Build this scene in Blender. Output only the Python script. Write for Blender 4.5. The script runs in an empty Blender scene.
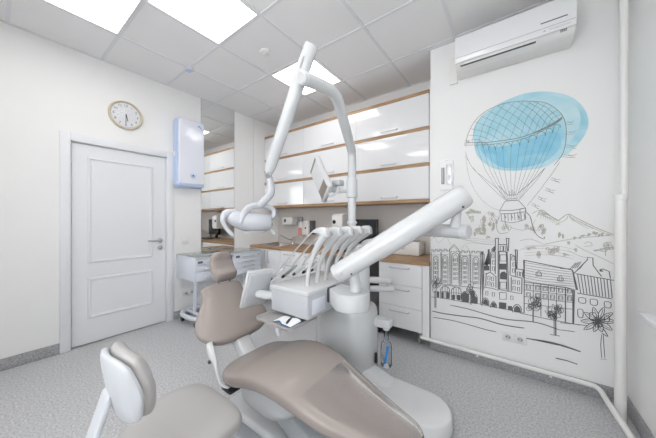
import bpy, bmesh, math, random
from mathutils import Vector, Matrix
random.seed(7)
SC = bpy.context.scene
COL = SC.collection
PI = math.pi
# ------------------------------------------------------------------ materials
def mat(name, col, rough=.5, metal=0., spec=.5, coat=0., noise=None, bump=None, trans=0., alpha=1., emit=None):
    m = bpy.data.materials.new(name); m.use_nodes = True
    nt = m.node_tree; b = nt.nodes['Principled BSDF']
    b.inputs['Base Color'].default_value = (*col, 1); b.inputs['Roughness'].default_value = rough
    b.inputs['Metallic'].default_value = metal; b.inputs['Specular IOR Level'].default_value = spec
    b.inputs['Coat Weight'].default_value = coat; b.inputs['Coat Roughness'].default_value = .06
    b.inputs['Transmission Weight'].default_value = trans; b.inputs['Alpha'].default_value = alpha
    if emit:
        b.inputs['Emission Color'].default_value = (*emit[0], 1); b.inputs['Emission Strength'].default_value = emit[1]
    tc = nt.nodes.new('ShaderNodeTexCoord')
    if noise:                                            # (scale, amount, stretch): soft tone variation of the material itself
        sc, amt, st = noise
        mp = nt.nodes.new('ShaderNodeMapping'); mp.inputs['Scale'].default_value = st
        n = nt.nodes.new('ShaderNodeTexNoise'); n.inputs['Scale'].default_value = sc; n.inputs['Detail'].default_value = 6
        r = nt.nodes.new('ShaderNodeValToRGB')
        r.color_ramp.elements[0].position = .3; r.color_ramp.elements[1].position = .7
        r.color_ramp.elements[0].color = (*[c*(1-amt) for c in col], 1); r.color_ramp.elements[1].color = (*[min(1, c*(1+amt)) for c in col], 1)
        nt.links.new(tc.outputs['Object'], mp.inputs['Vector']); nt.links.new(mp.outputs['Vector'], n.inputs['Vector'])
        nt.links.new(n.outputs['Fac'], r.inputs['Fac']); nt.links.new(r.outputs['Color'], b.inputs['Base Color'])
    if bump:                                             # (scale, strength)
        n2 = nt.nodes.new('ShaderNodeTexNoise'); n2.inputs['Scale'].default_value = bump[0]
        bp = nt.nodes.new('ShaderNodeBump'); bp.inputs['Strength'].default_value = bump[1]; bp.inputs['Distance'].default_value = .002
        nt.links.new(tc.outputs['Object'], n2.inputs['Vector']); nt.links.new(n2.outputs['Fac'], bp.inputs['Height'])
        nt.links.new(bp.outputs['Normal'], b.inputs['Normal'])
    return m
def mat_speckle(name, c0, c1, c2, rough):
    m = mat(name, c1, rough); nt = m.node_tree; b = nt.nodes['Principled BSDF']
    tc = nt.nodes.new('ShaderNodeTexCoord')
    n = nt.nodes.new('ShaderNodeTexNoise'); n.inputs['Scale'].default_value = 82; n.inputs['Detail'].default_value = 5; n.inputs['Roughness'].default_value = .75
    r = nt.nodes.new('ShaderNodeValToRGB'); e = r.color_ramp.elements
    e[0].position = .36; e[0].color = (*c0, 1); e[1].position = .62; e[1].color = (*c2, 1)
    k = e.new(.49); k.color = (*c1, 1)
    nt.links.new(tc.outputs['Object'], n.inputs['Vector']); nt.links.new(n.outputs['Fac'], r.inputs['Fac']); nt.links.new(r.outputs['Color'], b.inputs['Base Color'])
    return m
def mat_wood(name):
    m = mat(name, (.5, .32, .17), .42); nt = m.node_tree; b = nt.nodes['Principled BSDF']
    tc = nt.nodes.new('ShaderNodeTexCoord'); mp = nt.nodes.new('ShaderNodeMapping'); mp.inputs['Scale'].default_value = (1.2, 14, 22)
    n = nt.nodes.new('ShaderNodeTexNoise'); n.inputs['Scale'].default_value = 3; n.inputs['Detail'].default_value = 8; n.inputs['Distortion'].default_value = .8
    r = nt.nodes.new('ShaderNodeValToRGB'); e = r.color_ramp.elements
    e[0].position = .3; e[0].color = (.27, .15, .075, 1); e[1].position = .72; e[1].color = (.56, .36, .2, 1)
    nt.links.new(tc.outputs['Object'], mp.inputs['Vector']); nt.links.new(mp.outputs['Vector'], n.inputs['Vector'])
    nt.links.new(n.outputs['Fac'], r.inputs['Fac']); nt.links.new(r.outputs['Color'], b.inputs['Base Color'])
    return m
def mat_wash(name, ca, cb, scale, lo, hi):
    m = mat(name, ca, .7); nt = m.node_tree; b = nt.nodes['Principled BSDF']
    tc = nt.nodes.new('ShaderNodeTexCoord'); mp = nt.nodes.new('ShaderNodeMapping'); mp.inputs['Scale'].default_value = (1, 1, 1.6); mp.inputs['Rotation'].default_value = (0, .5, 0)
    n = nt.nodes.new('ShaderNodeTexNoise'); n.inputs['Scale'].default_value = scale; n.inputs['Detail'].default_value = 7; n.inputs['Distortion'].default_value = 1.2
    r = nt.nodes.new('ShaderNodeValToRGB'); e = r.color_ramp.elements
    e[0].position = lo; e[0].color = (*ca, 1); e[1].position = hi; e[1].color = (*cb, 1)
    nt.links.new(tc.outputs['Object'], mp.inputs['Vector']); nt.links.new(mp.outputs['Vector'], n.inputs['Vector'])
    nt.links.new(n.outputs['Fac'], r.inputs['Fac']); nt.links.new(r.outputs['Color'], b.inputs['Base Color'])
    return m
M = dict(
    wall=mat('wall_paint', (.87, .865, .855), .6, noise=(1.5, .012, (1, 1, 1)), bump=(120, .04)),
    tile=mat('gloss_wall_tile', (.90, .895, .885), .16),
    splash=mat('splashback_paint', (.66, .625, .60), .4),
    ceil=mat('ceiling_tile', (.90, .89, .89), .9, noise=(3, .01, (1, 1, 1)), bump=(300, .1)),
    grid=mat('ceiling_grid_metal', (.80, .80, .82), .5),
    floor=mat_speckle('speckled_vinyl', (.34, .34, .35), (.53, .53, .54), (.69, .69, .70), .42),
    skirt=mat_speckle('skirting_vinyl', (.24, .24, .25), (.37, .37, .38), (.49, .49, .50), .45),
    door=mat('door_white', (.80, .81, .83), .32),
    gloss=mat('gloss_white_front', (.84, .84, .85), .07, coat=.6),
    carcass=mat('cabinet_white', (.90, .90, .91), .3),
    drawer=mat('drawer_white', (.80, .81, .83), .3),
    wood=mat_wood('oak_laminate'),
    steel=mat('brushed_steel', (.55, .55, .56), .3, 1.),
    chrome=mat('chrome', (.8, .8, .81), .1, 1.),
    bar=mat('satin_bar', (.62, .62, .64), .35, .7),
    enamel=mat('unit_white_enamel', (.64, .65, .655), .2, coat=.3),
    enamel2=mat('unit_white_matt', (.65, .66, .67), .4),
    unitgrey=mat('unit_light_grey', (.55, .565, .59), .35),
    basegrey=mat('base_grey', (.42, .44, .46), .45),
    vinyl=mat('taupe_upholstery', (.335, .288, .266), .26, noise=(6, .02, (1, 1, 1))),
    vinyl2=mat('taupe_grey_upholstery', (.405, .388, .378), .3),
    black=mat('black_plastic', (.015, .015, .017), .35),
    screen=mat('dark_screen', (.012, .014, .02), .12),
    darkgrey=mat('dark_grey', (.09, .09, .095), .5),
    grey=mat('mid_grey', (.34, .34, .35), .5),
    hose=mat('grey_hose', (.50, .49, .47), .45),
    blueish=mat('pale_blue_plastic', (.50, .60, .82), .3),
    lilac=mat('white_lilac_plastic', (.78, .80, .88), .15, coat=.5),
    cart=mat('cart_enamel', (.70, .73, .80), .3),
    blue=mat('blue_plastic', (.06, .36, .82), .35), footlit=mat('foot_enamel_lit', (.86, .865, .87), .3),  # foot: unit enamel made lighter, standing for light from above
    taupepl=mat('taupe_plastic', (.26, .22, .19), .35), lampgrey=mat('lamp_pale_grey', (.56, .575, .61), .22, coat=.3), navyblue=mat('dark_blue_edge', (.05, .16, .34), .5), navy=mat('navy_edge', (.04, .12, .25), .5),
    pink=mat('pink_label', (.72, .30, .28), .5),
    paper=mat('white_paper', (.90, .905, .91), .6),
    cream=mat('cream_rim', (.66, .58, .45), .4),
    glasstop=mat('smoked_glass', (.27, .31, .30), .04, coat=.4),
    mirror=mat('mirror_silver', (.9, .91, .9), .0, 1.),
    pvc=mat('pvc_white', (.82, .81, .79), .3),
    light=mat('lit_diffuser', (.9, .9, .9), .5, emit=((1., .985, .97), 4.8)),
    ink=mat('mural_ink', (.115, .115, .12), .7), ink2=mat('mural_fine_ink', (.22, .22, .225), .7),
    sepia=mat('mural_sepia', (.50, .475, .43), .8), tower=mat('mural_fill', (.14, .14, .145), .7),
    wash=mat_wash('mural_blue_wash', (.32, .63, .74), (.54, .76, .82), 3.2, .3, .68),
    washpale=mat_wash('mural_pale_wash', (.40, .69, .78), (.64, .79, .83), 4.5, .25, .7),
    washdeep=mat_wash('mural_deep_wash', (.21, .56, .75), (.36, .67, .79), 4.5, .3, .7),
)
def mat_clear(name, tint, gl):
    m = bpy.data.materials.new(name); m.use_nodes = True; nt = m.node_tree; nt.nodes.clear()
    o = nt.nodes.new('ShaderNodeOutputMaterial'); mx = nt.nodes.new('ShaderNodeMixShader'); t = nt.nodes.new('ShaderNodeBsdfTransparent'); g = nt.nodes.new('ShaderNodeBsdfGlossy')
    f = nt.nodes.new('ShaderNodeFresnel'); f.inputs['IOR'].default_value = gl
    t.inputs['Color'].default_value = (*tint, 1); g.inputs['Roughness'].default_value = .14; g.inputs['Color'].default_value = (1, 1, 1, 1)
    nt.links.new(f.outputs[0], mx.inputs[0]); nt.links.new(t.outputs[0], mx.inputs[1]); nt.links.new(g.outputs[0], mx.inputs[2]); nt.links.new(mx.outputs[0], o.inputs[0])
    return m
M['clear'] = mat_clear('clear_film', (.96, .96, .965), 1.22)
M['pane'] = mat_clear('window_glass', (.97, .98, .98), 1.3)
M['bottle'] = mat_clear('clear_bottle', (.93, .96, .985), 1.32)
# ------------------------------------------------------------------ geometry helpers (all coordinates in metres, world axes)
def new(): return bmesh.new()
def box(bm, x0, x1, y0, y1, z0, z1, bev=0., seg=2):
    r = bmesh.ops.create_cube(bm, size=1.)['verts']
    c = Vector(((x0+x1)/2, (y0+y1)/2, (z0+z1)/2)); d = Vector((abs(x1-x0), abs(y1-y0), abs(z1-z0)))
    for v in r: v.co = Vector((v.co.x*d.x, v.co.y*d.y, v.co.z*d.z)) + c
    if bev > 0:
        es = list({e for v in r for e in v.link_edges})
        bmesh.ops.bevel(bm, geom=es, offset=min(bev, min(d)*.49), segments=seg, affect='EDGES', profile=.5)
    return bm
def xform(bm, mtx, start=0):
    for v in list(bm.verts)[start:]: v.co = mtx @ v.co
    return bm
def catmull(P, n):
    out = []; k = len(P)
    for i in range(k-1):
        p0, p1, p2, p3 = P[max(i-1, 0)], P[i], P[i+1], P[min(i+2, k-1)]
        for j in range(n):
            t = j/n
            out.append(tuple(.5*((2*b)+(-a+c)*t+(2*a-5*b+4*c-d)*t*t+(-a+3*b-3*c+d)*t**3) for a, b, c, d in zip(p0, p1, p2, p3)))
    out.append(tuple(P[-1])); return out
def rings(bm, R, cap=True, closed=False):
    V = [[bm.verts.new(p) for p in r] for r in R]; n = len(R[0])
    pairs = list(zip(V[:-1], V[1:])) + ([(V[-1], V[0])] if closed else [])
    for a, b in pairs:
        for i in range(n):
            bm.faces.new((a[i], a[(i+1) % n], b[(i+1) % n], b[i]))
    if cap and not closed:
        bm.faces.new(list(reversed(V[0]))); bm.faces.new(V[-1])
    return bm
def tube(bm, path, rad, seg=14, smooth=0, dome=False):
    """round tube along path; rad is one radius or one per point"""
    if not hasattr(rad, '__len__'): rad = [rad]*len(path)
    P = [(*p, r) for p, r in zip(path, rad)]
    if smooth: P = catmull(P, smooth)
    pts = [Vector(p[:3]) for p in P]; rr = [p[3] for p in P]
    if dome:
        a = (pts[0]-pts[1]).normalized(); b = (pts[-1]-pts[-2]).normalized(); r0, r1 = rr[0], rr[-1]
        pre = [(pts[0]+a*r0*math.sin(t), r0*math.cos(t)) for t in (1.45, 1.1, .7, .35)]
        post = [(pts[-1]+b*r1*math.sin(t), r1*math.cos(t)) for t in (.35, .7, 1.1, 1.45)]
        pts = [p for p, _ in pre]+pts+[p for p, _ in post]; rr = [r for _, r in pre]+rr+[r for _, r in post]
    R = []; t0 = (pts[1]-pts[0]).normalized()
    u = t0.orthogonal().normalized()
    for i, p in enumerate(pts):
        t = (pts[min(i+1, len(pts)-1)]-pts[max(i-1, 0)]).normalized()
        u = (u - t*u.dot(t)).normalized(); w = t.cross(u)
        R.append([p+(u*math.cos(2*PI*k/seg)+w*math.sin(2*PI*k/seg))*rr[i] for k in range(seg)])
    return rings(bm, R)
def lathe(bm, prof, org=(0, 0, 0), axis='Z', seg=28):
    o = Vector(org); R = []
    for r, h in prof:
        ring = []
        for k in range(seg):
            a = 2*PI*k/seg; c, s = r*math.cos(a), r*math.sin(a)
            ring.append(o+Vector((c, s, h) if axis == 'Z' else (h, c, s) if axis == 'X' else (s, h, c)))
        R.append(ring)
    return rings(bm, R, closed=prof[0][0] > .002)
def prism(bm, poly, a0, a1, axis='Z', bev=0., seg=2):
    """poly of 2-D points extruded along an axis: Z -> (x,y), Y -> (x,z), X -> (y,z)"""
    f = (lambda p, h: (p[0], p[1], h)) if axis == 'Z' else (lambda p, h: (p[0], h, p[1])) if axis == 'Y' else (lambda p, h: (h, p[0], p[1]))
    A = [bm.verts.new(f(p, a0)) for p in poly]; B = [bm.verts.new(f(p, a1)) for p in poly]; n = len(poly)
    fs = [bm.faces.new(A), bm.faces.new(B)]+[bm.faces.new((A[i], A[(i+1) % n], B[(i+1) % n], B[i])) for i in range(n)]
    bmesh.ops.recalc_face_normals(bm, faces=fs)
    if bev:
        es = [e for f_ in fs[:2] for e in f_.edges]
        bmesh.ops.bevel(bm, geom=es, offset=bev, segments=seg, affect='EDGES', profile=.5)
    return bm
def rrect(x0, x1, y0, y1, r, n=8):
    out = []
    for cx, cy, a in ((x1-r, y1-r, 0), (x0+r, y1-r, 90), (x0+r, y0+r, 180), (x1-r, y0+r, 270)):
        for k in range(n+1):
            t = math.radians(a+90*k/n); out.append((cx+r*math.cos(t), cy+r*math.sin(t)))
    return out
def cushion(bm, secs, n=8, seg=36, exp=3.):
    """upholstered pad: sections (centre, half-width vector, half-thickness vector) lofted along a smooth spine"""
    P = [tuple(c)+tuple(u)+tuple(v) for c, u, v in secs]
    P = catmull(P, n); R = []
    for p in P:
        c, u, v = Vector(p[:3]), Vector(p[3:6]), Vector(p[6:9]); ring = []
        for k in range(seg):
            a = 2*PI*k/seg; ca, sa = math.cos(a), math.sin(a)
            ring.append(c+u*math.copysign(abs(ca)**(2/exp), ca)+v*math.copysign(abs(sa)**(2/exp), sa))
        R.append(ring)
    return rings(bm, R)
def obj(name, bm, m, parent=None, sub=None, sharp=38, loc=None):
    """one mesh object; a child's vertices are stored relative to its thing's base"""
    bmesh.ops.recalc_face_normals(bm, faces=bm.faces)
    me = bpy.data.meshes.new(name); 
    root = parent
    while root is not None and root.parent is not None: root = root.parent
    off = Vector(root.location) if root is not None else (Vector(loc) if loc else Vector((0, 0, 0)))
    for v in bm.verts: v.co -= off
    bm.to_mesh(me); bm.free()
    for p in me.polygons: p.use_smooth = True
    me.set_sharp_from_angle(angle=math.radians(sharp))
    me.materials.append(M[m] if isinstance(m, str) else m)
    o = bpy.data.objects.new(name, me); COL.objects.link(o)
    if parent is not None: o.parent = parent
    elif loc: o.location = loc
    return o
def thing(name, label, cat, loc, group=None):
    o = bpy.data.objects.new(name, None); COL.objects.link(o); o.location = loc; o.empty_display_size = .05
    o['label'] = label; o['category'] = cat
    if group: o['group'] = group
    return o
def tag(o, label, cat, group=None):
    o['label'] = label; o['category'] = cat
    if group: o['group'] = group
    return o
def struct(name, bm, m):
    o = obj(name, bm, m); o['kind'] = 'structure'; return o
def dup(root, loc, label, group=None):
    r = root.copy(); COL.objects.link(r); r.location = loc; r['label'] = label
    if group: r['group'] = group
    for ch in list(root.children):
        c = ch.copy(); COL.objects.link(c); c.parent = r
        for g in list(ch.children):
            d = g.copy(); COL.objects.link(d); d.parent = c
    return r
def text_bm(s, size, place, bm=None):
    """lettering as real geometry; place maps (u, v) in the text's own plane to a world point"""
    cu = bpy.data.curves.new('lettering', 'FONT'); cu.body = s; cu.size = size; cu.align_x = 'CENTER'; cu.align_y = 'CENTER'; cu.resolution_u = 2
    o = bpy.data.objects.new('lettering', cu); COL.objects.link(o)
    dg = bpy.context.evaluated_depsgraph_get(); me = bpy.data.meshes.new_from_object(o.evaluated_get(dg))
    bm = bm or new(); st = len(bm.verts); bm.from_mesh(me)
    bm.verts.ensure_lookup_table()
    for v in list(bm.verts)[st:]: v.co = place(v.co.x, v.co.y)
    bpy.data.objects.remove(o); bpy.data.curves.remove(cu); bpy.data.meshes.remove(me)
    return bm
# ------------------------------------------------------------------ the room
XL, XR, YB, YM, YF, H = -3.405, .60, 3.10, 2.55, -1.6, 2.889
XN = -.649                                              # where the projecting mural wall starts
struct('floor', box(new(), XL-.1, XR+.1, YF-.1, YB+.1, -.1, 0), 'floor')
struct('ceiling', box(new(), XL-.1, XR+.1, YF-.1, YB+.1, H+.001, H+.1), 'ceil')
bm = new()
DY0, DY1, DZ = .470, 1.300, 2.004
for y0, y1, z0, z1 in ((YF-.1, DY0, 0, H), (DY1, YB+.1, 0, H), (DY0, DY1, DZ, H)): box(bm, XL-.12, XL, y0, y1, z0, z1)
box(bm, XL-.26, XL-.12, DY0-.1, DY1+.1, -.1, DZ+.1)      # added backing slab that stops daylight leaking under the door
struct('wall_left', bm, 'wall')
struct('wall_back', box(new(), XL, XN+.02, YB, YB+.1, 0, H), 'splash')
struct('wall_mural', box(new(), XN, XR+.1, YM, YB+.1, 0, H), 'wall')
bm = new(); WY0, WY1, WZ0, WZ1 = -.10, .60, .86, 2.10
for y0, y1, z0, z1 in ((YF-.1, WY0, 0, H), (WY1, YM, 0, H), (WY0, WY1, 0, WZ0), (WY0, WY1, WZ1, H)): box(bm, XR, XR+.12, y0, y1, z0, z1)
struct('wall_right', bm, 'wall')
FX0, FX1, FZ0, FZ1 = -1.75, .50, .90, 2.60             # unseen window added behind the camera to light the room
bm = new()
for x0, x1, z0, z1 in ((XL, FX0, 0, H), (FX1, XR, 0, H), (FX0, FX1, 0, FZ0), (FX0, FX1, FZ1, H)): box(bm, x0, x1, YF-.1, YF, z0, z1)
struct('wall_front', bm, 'wall')
# white paint above the cabinets on the back wall
struct('trim_1', box(new(), XL, XN, YB-.004, YB, 2.62, H), 'wall')
# suspended ceiling grid and edge angles
bm = new()
gx = [-3.4262+.6*i for i in range(1, 7)]; gy = [.6971+.6*j for j in range(-3, 4)]
for x in gx: box(bm, x-.012, x+.012, YF, YB, H-.006, H+.004)
for y in gy: box(bm, XL, XR, y-.012, y+.012, H-.0055, H+.004)
struct('trim_2', bm, 'grid')
bm = new()
box(bm, XL, XL+.022, YF, YB, H-.005, H+.002); box(bm, XR-.022, XR, YF, YM, H-.005, H+.002); box(bm, XL, XN, YB-.022, YB, H-.0045, H+.002); box(bm, XN, XR, YM-.022, YM, H-.0045, H+.002); box(bm, XL, XR, YF, YF+.022, H-.0045, H+.002); box(bm, XN-.022, XN, YM-.022, YB, H-.0045, H+.002)
struct('trim_3', bm, 'grid')
# gloss tile panels between mirror and cabinets
for i, (y0, y1) in enumerate(((2.218, 2.560), (2.563, 3.098))):
    struct('trim_%d' % (4+i), box(new(), XL, XL+.008, y0, y1, .0, H-.006, .002, 1), 'tile')
# skirting
struct('baseboard_left', box(box(new(), XL, XL+.012, YF, .399, 0, .10, .003), XL, XL+.012, 1.368, 2.216, 0, .10, .003), 'skirt')
struct('baseboard_mural', box(new(), XN, XR, YM-.012, YM, 0, .10, .003), 'skirt')
struct('baseboard_right', box(new(), XR-.012, XR, YF, YM-.012, 0, .10, .003), 'skirt')
struct('baseboard_front', box(new(), XL+.012, XR-.012, YF, YF+.012, 0, .10, .003), 'skirt')
# ---- door
d1 = struct('door_1', box(new(), XL-.060, XL-.018, DY0+.009, DY1-.006, .012, DZ-.007, .002, 1), 'door')
def ring_mould(bm, x, y0, y1, z0, z1, w=.036, h=.012):
    R = []
    for k, (dd, hh) in enumerate(((0, -.001), (w*.12, h*.7), (w*.5, h), (w*.6, h*.25), (w*.85, h*.2), (w, -.001))):
        R.append([(x+hh, y0+dd, z0+dd), (x+hh, y1-dd, z0+dd), (x+hh, y1-dd, z1-dd), (x+hh, y0+dd, z1-dd)])
    return rings(bm, R, cap=False)
for z0, z1 in ((.255, .665), (.808, 1.875)):
    obj('panel_moulding', ring_mould(new(), XL-.018, .593, 1.160, z0, z1), 'door', d1, sharp=20)
lv = lathe(new(), [(.001, .0), (.026, 0), (.026, .008), (.012, .012), (.011, .045), (.001, .046)], (XL-.018, 1.232, 1.0), 'X')
tube(lv, [(XL+.022, 1.232, 1.0), (XL+.028, 1.20, 1.0), (XL+.028, 1.13, .998), (XL+.022, 1.105, .998)], .010, 12, 5, True)
obj('door_handle', lv, 'steel', d1)
obj('lock_rose', lathe(new(), [(.001, 0), (.026, 0), (.026, .008), (.010, .010), (.009, .018), (.001, .0185)], (XL-.018, 1.232, .912), 'X'), 'steel', d1)
for z in (1.745, .26):
    obj('hinge', tube(new(), [(XL-.012, DY0+.004, z-.05), (XL-.012, DY0+.004, z+.05)], .008, 12), 'steel', d1)
bm = new()
for y0, y1, z0, z1 in ((.399, DY0, 0, 2.078), (DY1, 1.370, 0, 2.078), (DY0, DY1, DZ, 2.078)): box(bm, XL-.002, XL+.016, y0, y1, z0, z1, .003)
for y0, y1, z0, z1 in ((DY0-.002, DY0+.004, 0, DZ), (DY1-.004, DY1+.002, 0, DZ), (DY0, DY1, DZ-.004, DZ+.002)): box(bm, XL-.11, XL+.001, y0, y1, z0, z1)
obj('door_frame', bm, 'door', d1)
# ---- window beside the camera, sill shows
bm = new()
for y0, y1, z0, z1 in ((WY0, WY0+.06, WZ0, WZ1), (WY1-.06, WY1, WZ0, WZ1), (WY0, WY1, WZ0, WZ0+.06), (WY0, WY1, WZ1-.06, WZ1), (.22, .28, WZ0, WZ1)): box(bm, XR+.05, XR+.11, y0, y1, z0, z1, .004)
w1 = struct('window_1', bm, 'pvc')
obj('window_pane', box(new(), XR+.078, XR+.084, WY0+.055, WY1-.055, WZ0+.055, WZ1-.055), 'pane', w1)
obj('window_sill', box(new(), .428, XR+.06, WY0-.2, 1.665, .829, .857, .006, 3), 'door', w1)
bm = new()
for x0, x1, z0, z1 in ((FX0, FX0+.06, FZ0, FZ1), (FX1-.06, FX1, FZ0, FZ1), (FX0, FX1, FZ0, FZ0+.06), (FX0, FX1, FZ1-.06, FZ1), (-.655, -.595, FZ0, FZ1)): box(bm, x0, x1, YF-.09, YF-.03, z0, z1, .004)
w2 = struct('added_window_2', bm, 'pvc')  # frame of the added light opening, out of view
obj('window_pane', box(new(), FX0+.055, FX1-.055, YF-.064, YF-.058, FZ0+.055, FZ1-.055), 'pane', w2)
obj('window_sill', box(new(), FX0-.05, FX1+.05, YF-.05, YF+.16, .852, .88, .006, 3), 'pvc', w2)
# ---- ceiling lights
def ceil_light(x, y, label):
    t = thing('ceiling_light', label, 'ceiling light', (x+.3, y+.3, H), 'square ceiling light panels')
    bm = new()
    for a in ((x+.013, x+.022, y+.013, y+.587), (x+.578, x+.587, y+.013, y+.587), (x+.022, x+.578, y+.013, y+.022), (x+.022, x+.578, y+.578, y+.587)): box(bm, *a, H-.008, H+.003, .001, 1)
    obj('frame', bm, 'pvc', t)
    obj('diffuser', box(new(), x+.022, x+.578, y+.022, y+.578, H-.004, H), 'light', t)
GX = lambda i: -3.4262+.6*i
GY = lambda j: .6971+.6*j
ceil_light(GX(1), GY(-1), 'square white ceiling light panel above the wall with the door')
ceil_light(GX(2), GY(0), 'square lit ceiling panel two tiles in from the clock wall, brightest one overhead')
ceil_light(GX(2), GY(2), 'small looking lit ceiling panel seen behind the top of the lamp arm')
ceil_light(GX(4), GY(0), 'added unseen ceiling light panel over the window side, closest to the air conditioner')  # this and the next two: unseen panels added to brighten the room
ceil_light(GX(4), GY(-3), 'added unseen ceiling light panel over the window side, at the entrance end')
ceil_light(GX(2), GY(-3), 'added unseen ceiling light panel over the door side, at the entrance end')
t = thing('smoke_detector', 'round white smoke detector on the ceiling tile in front of the lamp arm', 'smoke detector', (-1.93, 1.62, H))
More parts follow.
